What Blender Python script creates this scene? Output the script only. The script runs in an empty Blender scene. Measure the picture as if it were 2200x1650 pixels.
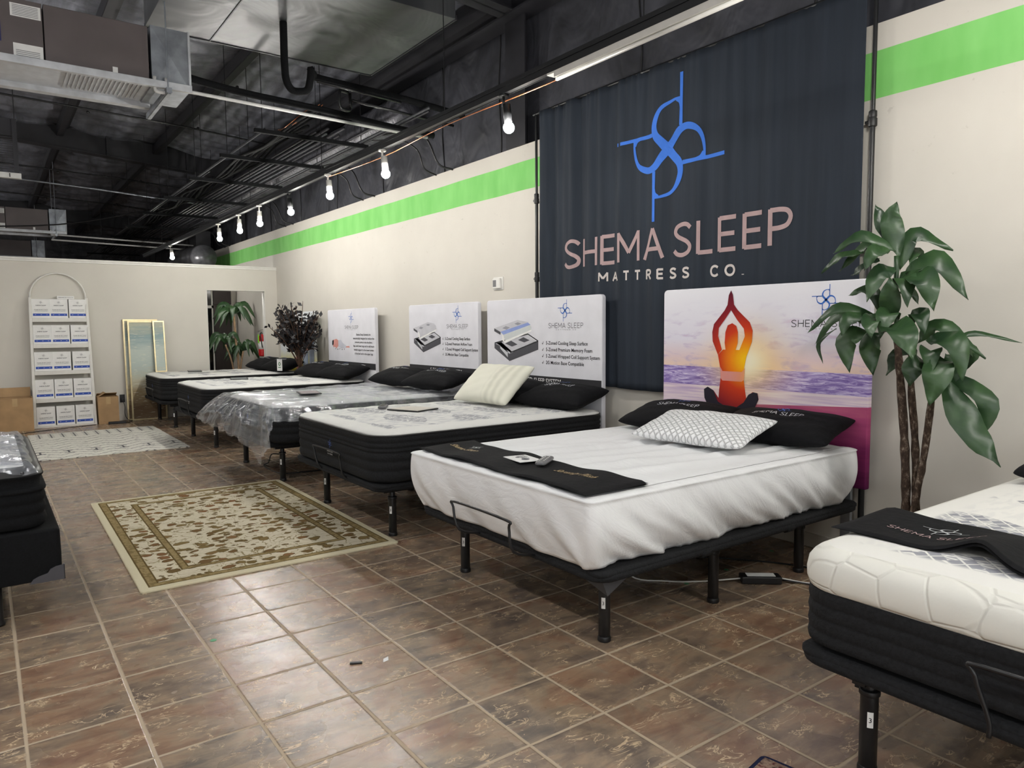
import bpy, math, random
from mathutils import Vector, Matrix
random.seed(7)
SC = bpy.context.scene
COL = SC.collection
pi = math.pi; sin = math.sin; cos = math.cos

# ------------------------------------------------------------------ camera, world, exposure
cam_d = bpy.data.cameras.new('camera'); cam = bpy.data.objects.new('camera', cam_d); COL.objects.link(cam)
yaw, pitch, roll = 0.6297, -0.0790, -0.0079
fwd = Vector((sin(yaw)*cos(pitch), cos(yaw)*cos(pitch), sin(pitch)))
rgt = Vector((cos(yaw), -sin(yaw), 0)); upv = rgt.cross(fwd)
r2 = cos(roll)*rgt + sin(roll)*upv; u2 = -sin(roll)*rgt + cos(roll)*upv
Mc = Matrix((r2, u2, -fwd)).transposed().to_4x4()
Mc.translation = Vector((-0.0481, -2.5272, 1.3973))
cam.matrix_world = Mc
cam_d.sensor_fit = 'HORIZONTAL'; cam_d.sensor_width = 36.0
cam_d.lens = 36.0*1557.2/2200.0
cam_d.clip_start = 0.05; cam_d.clip_end = 100
SC.camera = cam
SC.view_settings.view_transform = 'Standard'; SC.view_settings.look = 'None'
SC.view_settings.gamma = 1.0; SC.view_settings.use_curve_mapping = False
SC.view_settings.exposure = 1.13
SC.cycles.use_denoising = True
SC.cycles.max_bounces = 7; SC.cycles.diffuse_bounces = 4; SC.cycles.glossy_bounces = 3
SC.cycles.transparent_max_bounces = 12
SC.cycles.caustics_reflective = False; SC.cycles.caustics_refractive = False
SC.cycles.sample_clamp_indirect = 4.0
world = bpy.data.worlds.new('world'); SC.world = world; world.use_nodes = True
bg = world.node_tree.nodes['Background']; bg.inputs[0].default_value = (0.9, 0.95, 1.0, 1); bg.inputs[1].default_value = 0.10

BULB = 300.0      # emission of a visible track bulb
FILL = 36.0       # emission of the strip lamps over the aisle

def area(name, loc, size, sy, power, rot, color=(1,.97,.93)):
    l = bpy.data.lights.new(name, 'AREA'); l.shape = 'RECTANGLE'; l.size = size; l.size_y = sy
    l.energy = power; l.color = color
    o = bpy.data.objects.new(name, l); COL.objects.link(o); o.location = loc; o.rotation_euler = rot
    return o
# wide unseen area light behind the camera; no glass front is modelled
area('rear_area_light', (-1.5, -5.8, 1.7), 7.0, 2.2, 60, (pi/2, 0, 0), (0.93, 0.97, 1.0))

# ------------------------------------------------------------------ helpers
def lin(c):
    def f(v):
        v /= 255.0
        return v/12.92 if v <= 0.04045 else ((v+0.055)/1.055)**2.4
    return (f(c[0]), f(c[1]), f(c[2]), 1.0)

class V_:                                    # tiny node-expression wrapper
    def __init__(s, nb, sock): s.nb = nb; s.s = sock
    def _m(s, op, b=None, c=None): return s.nb.math(op, s, b, c)
    def __add__(s, b): return s._m('ADD', b)
    __radd__ = __add__
    def __sub__(s, b): return s._m('SUBTRACT', b)
    def __rsub__(s, b): return s.nb.math('SUBTRACT', b, s)
    def __mul__(s, b): return s._m('MULTIPLY', b)
    __rmul__ = __mul__
    def __truediv__(s, b): return s._m('DIVIDE', b)
    def __gt__(s, b): return s._m('GREATER_THAN', b)
    def __lt__(s, b): return s._m('LESS_THAN', b)
    def abs(s): return s._m('ABSOLUTE')
    def floor(s): return s._m('FLOOR')
    def fract(s): return s._m('FRACT')
    def sin(s): return s._m('SINE')
    def sqrt(s): return s._m('SQRT')
    def pow(s, b): return s._m('POWER', b)
    def min(s, b): return s._m('MINIMUM', b)
    def max(s, b): return s._m('MAXIMUM', b)
    def pp(s, b): return s._m('PINGPONG', b)
    def clamp(s):
        r = s._m('ADD', 0.0); r.s.node.use_clamp = True; return r

class NB:
    def __init__(s, name, rough=0.6, metal=0.0, spec=0.5, base=None):
        s.m = bpy.data.materials.new(name); s.m.use_nodes = True
        s.t = s.m.node_tree; s.b = s.t.nodes['Principled BSDF']
        s.b.inputs['Roughness'].default_value = rough; s.b.inputs['Metallic'].default_value = metal
        s.b.inputs['Specular IOR Level'].default_value = spec
        if base: s.b.inputs['Base Color'].default_value = lin(base)
        s._tc = None
    def put(s, sock, v):
        if isinstance(v, V_): s.t.links.new(v.s, sock)
        elif v is not None:
            try: sock.default_value = v
            except TypeError: sock.default_value = tuple(v)[:3]
    def math(s, op, a, b=None, c=None):
        n = s.t.nodes.new('ShaderNodeMath'); n.operation = op
        for i, v in enumerate((a, b, c)):
            if v is not None: s.put(n.inputs[i], v)
        return V_(s, n.outputs[0])
    def co(s):
        if not s._tc: s._tc = s.t.nodes.new('ShaderNodeTexCoord')
        n = s.t.nodes.new('ShaderNodeSeparateXYZ'); s.t.links.new(s._tc.outputs['Object'], n.inputs[0])
        return [V_(s, o) for o in n.outputs]
    def vec(s, x, y, z):
        n = s.t.nodes.new('ShaderNodeCombineXYZ')
        for i, v in enumerate((x, y, z)): s.put(n.inputs[i], v)
        return V_(s, n.outputs[0])
    def noise(s, v=None, scale=5, detail=3, rough=0.5, dist=0.0, dim=None):
        n = s.t.nodes.new('ShaderNodeTexNoise'); n.inputs['Scale'].default_value = scale
        n.inputs['Detail'].default_value = detail; n.inputs['Roughness'].default_value = rough
        n.inputs['Distortion'].default_value = dist
        if v is None:
            s.co(); s.t.links.new(s._tc.outputs['Object'], n.inputs['Vector'])
        else: s.put(n.inputs['Vector'], v)
        return V_(s, n.outputs[0])
    def voro(s, v=None, scale=5, feat='F1', out=0, rand=1.0):
        n = s.t.nodes.new('ShaderNodeTexVoronoi'); n.feature = feat; n.inputs['Scale'].default_value = scale
        n.inputs['Randomness'].default_value = rand
        if v is None:
            s.co(); s.t.links.new(s._tc.outputs['Object'], n.inputs['Vector'])
        else: s.put(n.inputs['Vector'], v)
        return V_(s, n.outputs[out])
    def white(s, v):
        n = s.t.nodes.new('ShaderNodeTexWhiteNoise'); s.put(n.inputs['Vector'], v)
        return V_(s, n.outputs['Value']), V_(s, n.outputs['Color'])
    def ramp(s, f, stops, interp='LINEAR'):
        n = s.t.nodes.new('ShaderNodeValToRGB'); n.color_ramp.interpolation = interp
        e = n.color_ramp.elements
        while len(e) < len(stops): e.new(0.5)
        for k, (p, c) in enumerate(stops):
            e[k].position = p; e[k].color = lin(c) if len(c) == 3 else c
        s.put(n.inputs[0], f); return V_(s, n.outputs[0])
    def mix(s, f, a, b):
        n = s.t.nodes.new('ShaderNodeMix'); n.data_type = 'RGBA'
        s.put(n.inputs[0], f)
        for i, v in ((6, a), (7, b)):
            if isinstance(v, V_): s.t.links.new(v.s, n.inputs[i])
            else: n.inputs[i].default_value = lin(v) if len(v) == 3 else v
        return V_(s, n.outputs[2])
    def step(s, v, lo, hi):
        n = s.t.nodes.new('ShaderNodeMapRange'); n.interpolation_type = 'SMOOTHSTEP'
        s.put(n.inputs[0], v); n.inputs[1].default_value = lo; n.inputs[2].default_value = hi
        return V_(s, n.outputs[0])
    def color(s, v): s.put(s.b.inputs['Base Color'], v); return s
    def rough(s, v): s.put(s.b.inputs['Roughness'], v); return s
    def bump(s, h, strength=0.4, dist=0.01):
        n = s.t.nodes.new('ShaderNodeBump'); n.inputs['Strength'].default_value = strength
        n.inputs['Distance'].default_value = dist
        s.put(n.inputs['Height'], h); s.t.links.new(n.outputs[0], s.b.inputs['Normal']); return s
    def emit(s, col, st):
        s.b.inputs['Emission Color'].default_value = lin(col); s.b.inputs['Emission Strength'].default_value = st; return s

def simple(name, base, rough=0.6, metal=0.0, var=0.08, scale=14, bump=0.0, spec=0.5, stretch=None):
    n = NB(name, rough, metal, spec)
    v = None
    if stretch:
        x, y, z = n.co(); v = n.vec(x*stretch[0], y*stretch[1], z*stretch[2])
    f = n.noise(v, scale, 4)
    d = tuple(max(0, c*(1-var)) for c in base); l = tuple(min(255, c*(1+var)) for c in base)
    n.color(n.ramp(f, [(0.3, d), (0.7, l)]))
    if bump: n.bump(f, bump, 0.01)
    return n.m

def org(o):
    v = Vector((0, 0, 0))
    while o is not None: v = v + o.location; o = o.parent
    return v

class MB:
    def __init__(s): s.v = []; s.f = []; s.mi = []; s.cur = 0
    def add(s, vs, fs):
        k = len(s.v); s.v += [tuple(p) for p in vs]; s.f += [tuple(i+k for i in f) for f in fs]
        s.mi += [s.cur]*len(fs); return s
    def box(s, x0, x1, y0, y1, z0, z1):
        return s.add([(x0,y0,z0),(x1,y0,z0),(x1,y1,z0),(x0,y1,z0),(x0,y0,z1),(x1,y0,z1),(x1,y1,z1),(x0,y1,z1)],
                     [(3,2,1,0),(4,5,6,7),(0,1,5,4),(1,2,6,5),(2,3,7,6),(3,0,4,7)])
    def obox(s, c, ax, ay, az):
        c, ax, ay, az = map(Vector, (c, ax, ay, az)); vs = []
        for k in (-1, 1):
            for a, b in ((-1,-1),(1,-1),(1,1),(-1,1)): vs.append(c+ax*a+ay*b+az*k)
        return s.add(vs, [(3,2,1,0),(4,5,6,7),(0,1,5,4),(1,2,6,5),(2,3,7,6),(3,0,4,7)])
    def prism(s, poly, off):
        off = Vector(off); n = len(poly); vs = [Vector(p) for p in poly]; vs += [p+off for p in vs[:n]]
        return s.add(vs, [tuple(range(n))[::-1], tuple(range(n, 2*n))]+[(i,(i+1)%n,n+(i+1)%n,n+i) for i in range(n)])
    def tube(s, pts, r, seg=8, caps=True):
        pts = [Vector(p) for p in pts]; n = len(pts); rs = r if isinstance(r, (list, tuple)) else [r]*n
        t = (pts[1]-pts[0]).normalized(); a = t.orthogonal().normalized(); vs = []
        for i in range(n):
            if i == 0: t2 = (pts[1]-pts[0]).normalized()
            elif i == n-1: t2 = (pts[-1]-pts[-2]).normalized()
            else:
                t2 = (pts[i+1]-pts[i]).normalized()+(pts[i]-pts[i-1]).normalized()
                t2 = t2.normalized() if t2.length > 1e-6 else t
            a = (a - t2*a.dot(t2)); a = a.normalized() if a.length > 1e-6 else t2.orthogonal().normalized()
            b = t2.cross(a); t = t2
            for k in range(seg):
                q = 2*pi*k/seg; vs.append(pts[i]+(a*cos(q)+b*sin(q))*rs[i])
        fs = [(i*seg+k, i*seg+(k+1)%seg, (i+1)*seg+(k+1)%seg, (i+1)*seg+k) for i in range(n-1) for k in range(seg)]
        if caps: fs += [tuple(range(seg))[::-1], tuple((n-1)*seg+k for k in range(seg))]
        return s.add(vs, fs)
    def lathe(s, prof, c=(0,0,0), seg=20):
        vs = []; n = len(prof)
        for r, z in prof:
            for k in range(seg):
                q = 2*pi*k/seg; vs.append((c[0]+r*cos(q), c[1]+r*sin(q), c[2]+z))
        fs = [(i*seg+k, i*seg+(k+1)%seg, (i+1)*seg+(k+1)%seg, (i+1)*seg+k) for i in range(n-1) for k in range(seg)]
        fs += [tuple(range(seg))[::-1], tuple((n-1)*seg+k for k in range(seg))]
        return s.add(vs, fs)
    def grid(s, fn, nu, nv, closed=False):
        vs = [fn(i/nu, j/nv) for j in range(nv+1) for i in range(nu+1)]
        return s.add(vs, [(j*(nu+1)+i, j*(nu+1)+i+1, (j+1)*(nu+1)+i+1, (j+1)*(nu+1)+i) for j in range(nv) for i in range(nu)])
    def loft(s, rings, cap0=True, cap1=True):
        n = len(rings[0]); vs = [p for r in rings for p in r]
        fs = [(i*n+k, i*n+(k+1)%n, (i+1)*n+(k+1)%n, (i+1)*n+k) for i in range(len(rings)-1) for k in range(n)]
        if cap0: fs.append(tuple(range(n))[::-1])
        if cap1: fs.append(tuple((len(rings)-1)*n+k for k in range(n)))
        return s.add(vs, fs)
    def ball(s, c, r, nu=14, nv=8, sc=(1,1,1)):
        rings = []
        for j in range(1, nv):
            a = -pi/2+pi*j/nv
            rings.append([(c[0]+r*sc[0]*cos(a)*cos(2*pi*k/nu), c[1]+r*sc[1]*cos(a)*sin(2*pi*k/nu), c[2]+r*sc[2]*sin(a)) for k in range(nu)])
        return s.loft(rings)
    def build(s, name, mat, parent=None, smooth=False, bevel=0.0, seg=2, solid=0.0, sub=0, autosm=False):
        me = bpy.data.meshes.new(name)
        if parent is not None: o0 = org(parent)
        else:
            xs = [p[0] for p in s.v]; ys = [p[1] for p in s.v]; zs = [p[2] for p in s.v]
            o0 = Vector(((min(xs)+max(xs))/2, (min(ys)+max(ys))/2, min(zs)))
        me.from_pydata([(p[0]-o0.x, p[1]-o0.y, p[2]-o0.z) for p in s.v], [], s.f)
        ms = mat if isinstance(mat, (list, tuple)) else [mat]
        for m in ms: me.materials.append(m)
        if len(ms) > 1: me.polygons.foreach_set('material_index', s.mi)
        if smooth or bevel: me.polygons.foreach_set('use_smooth', [True]*len(me.polygons))
        me.update()
        ob = bpy.data.objects.new(name, me); COL.objects.link(ob)
        if parent is not None: ob.parent = parent
        else: ob.location = o0
        if bevel:
            b = ob.modifiers.new('b', 'BEVEL'); b.width = bevel; b.segments = seg; b.limit_method = 'ANGLE'; b.angle_limit = 0.7
        if solid:
            b = ob.modifiers.new('s', 'SOLIDIFY'); b.thickness = solid; b.offset = 0
        if sub:
            b = ob.modifiers.new('u', 'SUBSURF'); b.levels = sub; b.render_levels = sub
        if bevel or (smooth and autosm):
            try: me.shade_smooth_by_angle(0.6) if hasattr(me, 'shade_smooth_by_angle') else None
            except Exception: pass
            w = ob.modifiers.new('w', 'WEIGHTED_NORMAL'); w.keep_sharp = True
        return ob

def tag(o, label=None, cat=None, group=None, kind=None):
    if label: o['label'] = label
    if cat: o['category'] = cat
    if group: o['group'] = group
    if kind: o['kind'] = kind
    return o
def empty(name, loc, label=None, cat=None, group=None, kind=None, parent=None):
    o = bpy.data.objects.new(name, None); COL.objects.link(o); o.location = loc; o.empty_display_size = 0.1
    if parent: o.parent = parent
    return tag(o, label, cat, group, kind)
def struct(o): o['kind'] = 'structure'; return o
def copy_tree(o, parent=None):
    c = o.copy(); COL.objects.link(c)
    if parent is not None: c.parent = parent; c.matrix_parent_inverse = o.matrix_parent_inverse
    for ch in list(o.children): copy_tree(ch, c)
    return c

def smoothpts(P, n=6):                       # Catmull-Rom
    P = [Vector(p) for p in P]; Q = [2*P[0]-P[1]]+P+[2*P[-1]-P[-2]]; out = []
    for i in range(1, len(Q)-2):
        a, b, c, d = Q[i-1], Q[i], Q[i+1], Q[i+2]
        for k in range(n):
            t = k/n; out.append(0.5*((2*b)+(c-a)*t+(2*a-5*b+4*c-d)*t*t+(3*b-a-3*c+d)*t**3))
    return out+[P[-1]]

# ---------- flat strokes: lists of ([(a,b,w)...]) in a 2D frame
def ribbon2(pts, w=None, n=5, smooth=True):
    P = [Vector((p[0], p[1], (p[2] if len(p) > 2 else w))) for p in pts]
    if smooth and len(P) > 2: P = smoothpts(P, n)
    L = []; R = []
    for i, p in enumerate(P):
        if i == 0: t = P[1]-P[0]
        elif i == len(P)-1: t = P[-1]-P[-2]
        else: t = P[i+1]-P[i-1]
        t = Vector((t.x, t.y)).normalized(); nrm = Vector((-t.y, t.x)); h = max(p.z, 1e-4)/2
        L.append((p.x+nrm.x*h, p.y+nrm.y*h)); R.append((p.x-nrm.x*h, p.y-nrm.y*h))
    return L, R
def logo_strokes():
    loop = [(.235,.66,.03),(.10,.655,.04),(-.04,.625,.052),(-.145,.565,.068),(-.215,.46,.088),(-.245,.345,.098),(-.215,.225,.115),(-.11,.115,.125),(0,0,.135)]
    fil = [(.245,.50,.045),(.225,.60,.05),(.16,.65,.045)]
    stem = [(.245,1.0,.05),(.245,.62,.05),(.242,.28,.06)]
    out = []
    for k in range(4):
        def rot(P):
            r = []
            for a, b, w in P:
                for _ in range(k): a, b = -b, a
                r.append((a, b, w))
            return r
        out += [ribbon2(rot(loop), n=4), ribbon2(rot(fil), n=3), ribbon2(rot(stem), n=4)]
    return out
GLY = {
 'S': (.62, [[(.57,.84),(.46,.95),(.30,.97),(.13,.90),(.07,.74),(.16,.60),(.31,.51),(.46,.42),(.56,.27),(.50,.10),(.32,.02),(.14,.05),(.03,.17)]], True),
 'H': (.68, [[(.05,0),(.05,1)],[(.63,0),(.63,1)],[(.05,.5),(.63,.5)]], False),
 'E': (.56, [[(.05,0),(.05,1)],[(.05,.965),(.53,.965)],[(.05,.5),(.49,.5)],[(.05,.035),(.53,.035)]], False),
 'M': (.82, [[(.05,0),(.05,1)],[(.05,.98),(.41,.30)],[(.41,.30),(.77,.98)],[(.77,1),(.77,0)]], False),
 'A': (.72, [[(.02,0),(.36,.98)],[(.36,.98),(.70,0)],[(.15,.32),(.57,.32)]], False),
 'L': (.50, [[(.05,0),(.05,1)],[(.05,.035),(.49,.035)]], False),
 'P': (.60, [[(.05,0),(.05,1)],[(.05,.965),(.30,.965),(.48,.91),(.56,.74),(.48,.54),(.30,.47),(.05,.46)]], True),
 'T': (.56, [[(.28,0),(.28,.97)],[(.02,.965),(.54,.965)]], False),
 'R': (.60, [[(.05,0),(.05,1)],[(.05,.965),(.32,.965),(.50,.90),(.55,.74),(.48,.56),(.30,.49),(.05,.48)],[(.30,.49),(.57,0)]], True),
 'C': (.66, [[(.62,.82),(.48,.94),(.32,.97),(.14,.86),(.05,.62),(.05,.38),(.14,.14),(.32,.03),(.48,.06),(.62,.18)]], True),
 'O': (.74, [[(.37,.97),(.16,.87),(.05,.62),(.05,.38),(.16,.13),(.37,.03),(.58,.13),(.69,.38),(.69,.62),(.58,.87),(.37,.97)]], True),
 '.': (.14, [[(.05,.0),(.05,.08)]], False)}
def text_strokes(txt, a0, a1, b0, h, w, gap=.16, space=.35):
    """strokes of txt fitted between a0 and a1, baseline b0, cap height h, stroke width w"""
    tot = 0; items = []
    for ch in txt:
        if ch == ' ': tot += space; continue
        items.append((ch, tot)); tot += GLY[ch][0]+gap
    tot -= gap; sx = (a1-a0)/tot; out = []
    for ch, t in items:
        for st in GLY[ch][1]:
            P = [(a0+(t+p[0])*sx, b0+p[1]*h, w) for p in st]
            if len(P) == 2:
                P = [tuple(P[0][i]+(P[1][i]-P[0][i])*k/4 for i in range(3)) for k in range(5)]
                out.append(ribbon2(P, smooth=False))
            else: out.append(ribbon2(P, n=4))
    return out
def strokes_mb(strokes, fn, mb=None):
    """fn(a,b) -> 3D point"""
    mb = mb or MB()
    for L, R in strokes:
        n = len(L); vs = [fn(*p) for p in L]+[fn(*p) for p in R]
        mb.add(vs, [(i, n+i, n+i+1, i+1) for i in range(n-1)])
    return mb
def text_mesh(txt, fn, size, align='LEFT', shear=0.0, squeeze=1.0, mb=None, spacing=1.0, fit=None, bold=.010):
    cu = bpy.data.curves.new('t', 'FONT'); cu.body = txt; cu.size = size; cu.align_x = align; cu.shear = shear
    cu.resolution_u = 2; cu.space_character = spacing; cu.offset = bold*size
    o = bpy.data.objects.new('t', cu); COL.objects.link(o)
    bpy.context.view_layer.update()
    me = o.evaluated_get(bpy.context.evaluated_depsgraph_get()).to_mesh()
    mb = mb or MB()
    if fit and len(me.vertices):
        xs = [v.co.x for v in me.vertices]; squeeze = fit/(max(xs)-min(xs))
    mb.add([fn(v.co.x*squeeze, v.co.y) for v in me.vertices], [tuple(p.vertices) for p in me.polygons])
    bpy.data.objects.remove(o); bpy.data.curves.remove(cu)
    return mb
def dev(x):                                   # frame on a plane x = const facing -X: a runs towards -Y, b up
    return lambda y0, z0, s=1.0: (lambda a, b: (x, y0-a*s, z0+b*s))
# ------------------------------------------------------------------ shared materials
M = {}
M['black_metal'] = simple('black_metal', (24,25,27), 0.38, 0.0, 0.1)
M['black_plastic'] = simple('black_plastic', (20,20,22), 0.45, 0.0, 0.08)
M['black_fabric'] = simple('black_fabric', (17,18,20), 0.95, 0, 0.2, 120, 0.3, spec=0.2)
M['charcoal_fabric'] = simple('charcoal_fabric', (27,28,30), 0.9, 0, 0.2, 90, 0.4, spec=0.3)
M['white_paint'] = simple('white_paint', (222,220,214), 0.45, 0, 0.02)
M['white_plastic'] = simple('white_plastic', (228,227,222), 0.35, 0, 0.02)
M['white_pvc'] = simple('white_pvc', (205,205,203), 0.35, 0, 0.03)
M['paper'] = simple('paper', (236,236,234), 0.8, 0, 0.02)
M['galv'] = simple('galvanised_steel', (150,155,162), 0.42, 0.75, 0.12, 9)
M['galv_white'] = simple('painted_strut', (196,199,204), 0.45, 0.2, 0.08, 9)
M['chrome'] = simple('chrome', (170,170,172), 0.2, 0.9, 0.03)
M['copper'] = simple('copper', (178,112,74), 0.35, 0.6, 0.08)
M['grey_plastic'] = simple('grey_plastic', (108,108,110), 0.4, 0, 0.05)
M['silver_thread'] = simple('silver_thread', (205,208,212), 0.35, 0.3, 0.05)
M['gold_thread'] = simple('gold_thread', (186,160,112), 0.4, 0.3, 0.1)
M['ink'] = simple('printed_ink', (38,38,42), 0.8, 0, 0.02)
M['ink_grey'] = simple('printed_grey', (92,92,98), 0.8, 0, 0.02)
M['blue_print'] = simple('blue_print', (48,104,188), 0.8, 0, 0.03)
M['blue_thread'] = simple('blue_thread', (66,98,176), 0.5, 0, 0.05)
M['banner_blue'] = simple('banner_blue', (66,118,212), 0.85, 0, 0.02, spec=0.2)
M['banner_rose'] = simple('banner_rose', (176,152,152), 0.85, 0, 0.03, spec=0.2)
M['banner_white'] = simple('banner_white', (206,198,194), 0.85, 0, 0.02, spec=0.2)

def floor_mat():
    n = NB('ceramic_floor_tile', 0.3, 0, 0.75)
    x, y, z = n.co(); T = 0.34
    u = x/T; v = y/T; iu = u.floor(); iv = v.floor(); fu = u.fract(); fv = v.fract()
    rv, rc = n.white(n.vec(iu, iv, 0.0))
    rv2, _ = n.white(n.vec(iv, iu, 7.0))
    du = fu.pp(0.5); dv = fv.pp(0.5)          # distance to the joint
    # shift the pattern in every tile
    pv = n.vec(x*1.0+rv*37.0, y*1.0+rv2*53.0, rv*9.0)
    big = n.noise(pv, 3.4, 5, 0.62, 0.5)
    pv2 = n.vec(x*1.3+rv*11.0, y*4.6+rv2*17.0, 0.0)
    st = n.noise(pv2, 3.6, 6, 0.62, 0.6)
    base = n.ramp(big, [(0.28,(58,55,56)),(0.40,(100,90,82)),(0.50,(148,128,106)),(0.58,(144,110,86)),(0.68,(132,86,64)),(0.78,(86,78,74))])
    strk = n.ramp(st, [(0.30,(70,68,68)),(0.46,(122,108,94)),(0.58,(164,144,120)),(0.75,(132,94,74))])
    c = n.mix(0.45, base, strk)
    tone = n.mix(rv*0.28, c, (132,102,80))
    # raised cream veins, short broken strokes
    wv = n.noise(n.vec(x*1.5+rv*21.0, y*3.6+rv2*5.0, 0.0), 4.2, 4, 0.6, 1.2)
    gate = n.noise(n.vec(x+rv*3.0, y+rv2*8.0, 3.0), 7.0, 2, 0.5)
    vein = n.step((wv-0.5).abs(), 0.018, 0.008)*n.step(gate, 0.50, 0.56)
    tone = n.mix(vein*0.8, tone, (214,188,154))
    edge = du.min(dv)
    gw = n.noise(n.vec(x, y, 1.0), 1.6, 1)*0.014+0.010
    gr = n.step(edge-gw, 0.004, -0.004)
    col = n.mix(gr, tone, (176,158,134))
    n.color(col)
    relief = n.noise(n.vec(x*1.2+rv*9.0, y*3.0+rv2*4.0, 0.0), 11.0, 5, 0.6, 1.0)
    h = n.step(edge, 0.006, 0.03)*1.0+relief*0.62+vein*0.25
    n.bump(h, 0.42, 0.004)
    n.rough(0.22+gr*0.5+n.noise(None, 6, 2)*0.10)
    return n.m
def wall_mat(name, stripe=True):
    n = NB(name, 0.75, 0, 0.25)
    x, y, z = n.co()
    f = n.noise(n.vec(x, y, z), 1.3, 4, 0.6)
    c = n.ramp(f, [(0.3,(206,202,193)),(0.7,(213,209,200))])
    if stripe:
        s = n.noise(n.vec(x, y*5.0, z*0.6), 3.0, 4, 0.6)            # scuffs below the stripe
        scuff = n.step(n.noise(n.vec(x, y*2.2, z*3.1), 5.0, 3, 0.7), 0.66, 0.74)*n.step(z, 1.7, 2.3)
        c = n.mix(scuff*0.22, c, (150,146,134))
        wav = n.noise(n.vec(0.0, y, 0.0), 1.4, 2)*0.012-0.006
        g = ((z+wav) > 2.665)*((z+wav) < 2.927)
        green = n.ramp(n.noise(n.vec(x, y*3.0, z), 2.0, 3), [(0.3,(124,200,106)),(0.7,(140,212,122))])
        c = n.mix(g, c, green)
    n.color(c); n.bump(n.noise(None, 130, 2), 0.06, 0.002)
    return n.m
def insul_mat(name='black_insulation_facing', base=(58,59,65)):
    n = NB(name, 0.42, 0, 0.5)
    x, y, z = n.co()
    f = n.noise(n.vec(x*3.0, y*1.0, z*1.0), 2.0, 5, 0.65, 0.5)
    n.color(n.ramp(f, [(0.3,tuple(c*0.7 for c in base)),(0.7,tuple(c*1.35 for c in base))]))
    n.bump(n.noise(n.vec(x*0.8, y*1.6, z*1.2), 1.6, 3, 0.5, 0.5), 0.8, 0.08)
    n.rough(n.noise(None, 3, 3)*0.25+0.33)
    return n.m
M['floor'] = floor_mat(); M['wall'] = wall_mat('wall_paint', True); M['wall_plain'] = wall_mat('partition_paint', False)
M['insul'] = insul_mat(); M['insul2'] = insul_mat('roof_insulation_facing', (96,98,106))
M['steel_black'] = simple('black_painted_steel', (38,38,43), 0.5, 0, 0.15, 5)

# ------------------------------------------------------------------ building shell
WX = 4.10
struct(MB().box(-8, 5.2, -6.5, 26, -0.1, 0).build('floor', M['floor'])).location
# keep object coordinates of floor and walls equal to world coordinates
def world_origin(o):
    l = o.location.copy(); o.data.transform(Matrix.Translation(l)); o.location = (0, 0, 0); return o
world_origin(bpy.data.objects['floor'])
w = struct(MB().box(WX, WX+0.12, -6.5, 15.9, 0, 3.075).build('wall_right', M['wall'], bevel=0)); world_origin(w)
w = struct(MB().box(WX+0.13, WX+0.3, -6.5, 26, 2.2, 4.9).build('wall_right_upper', M['insul'])); world_origin(w)
w = struct(MB().box(-8.1, -8, -6.5, 26, 0, 4.6).build('wall_left', M['wall_plain'])); world_origin(w)
w = struct(MB().box(-8, 5.2, 25.9, 26, 0, 4.9).build('wall_end', M['insul'])); world_origin(w)
w = struct(MB().box(-8, WX+.12, -6.6, -6.5, 0, 4.9).build('wall_front', M['wall_plain'])); world_origin(w)
# partition with a doorway
b = MB(); PY = 10.03; PT = 0.12; H = 2.415
b.box(-8, 2.945, PY, PY+PT, 0, H); b.box(2.945, 3.89, PY, PY+PT, 2.04, H); b.box(3.89, WX-.001, PY, PY+PT, 0, H)
w = struct(b.build('wall_far', M['wall_plain'])); world_origin(w)
struct(MB().box(-8, WX-.002, PY-0.02, PY+PT+0.02, H, H+0.028).box(-8, WX-.002, PY-0.014, PY-.0006, H-.03, H).build('trim_1', M['white_paint'], bevel=0.004))
struct(MB().box(-8, 2.94, PY-0.012, PY-.0005, 0, 0.09).build('baseboard_far', M['wall_plain'], bevel=0.003))
struct(MB().box(WX-0.012, WX-.0005, -6.4, PY-.02, 0, 0.09).build('baseboard_right', M['wall_plain'], bevel=0.003))
# corner bead and door returns
struct(MB().box(2.9455, 2.953, PY-0.004, PY+PT+.004, 0, 2.03).box(3.882, 3.8895, PY-.004, PY+PT+.004, 0, 2.03).box(2.9455, 3.8895, PY-.004, PY+PT+.004, 2.03, 2.0395).build('trim_2', M['white_paint']))
# room behind the partition
bk = empty('door_1', (3.6, 12.4, 0), kind='structure')
brown = simple('dark_brown_laminate', (52,45,43), 0.5, 0, 0.12, 5, stretch=(8,8,.7))
MB().box(2.95, 3.62, 12.4, 12.46, 0, 1.86).box(2.95, 3.62, 12.4, 12.46, 1.875, 2.39).build('door_panel', brown, bk, bevel=.004)
MB().box(3.635, 3.97, 12.4, 12.46, 0, 1.86).box(3.635, 3.97, 12.4, 12.46, 1.875, 2.39).build('door_panel', brown, bk, bevel=.004)
w1 = empty('window_1', (3.3, 11.4, 0), kind='structure')
MB().box(2.9, 3.43, 11.62, 11.66, 0.4, 0.44).box(3.405, 3.43, 11.62, 11.66, 0.4, 2.3).box(2.9, 3.43, 11.62, 11.66, 1.78, 1.83).build('window_frame', M['white_paint'], w1)
MB().box(2.9, 3.405, 11.63, 11.645, 0.44, 2.3).build('window_pane', simple('dark_glass', (14,15,18), 0.1), w1)
struct(MB().box(-8, WX-.003, 12.5, 12.6, 0, 2.4).build('wall_back_room', M['wall_plain']))
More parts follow.
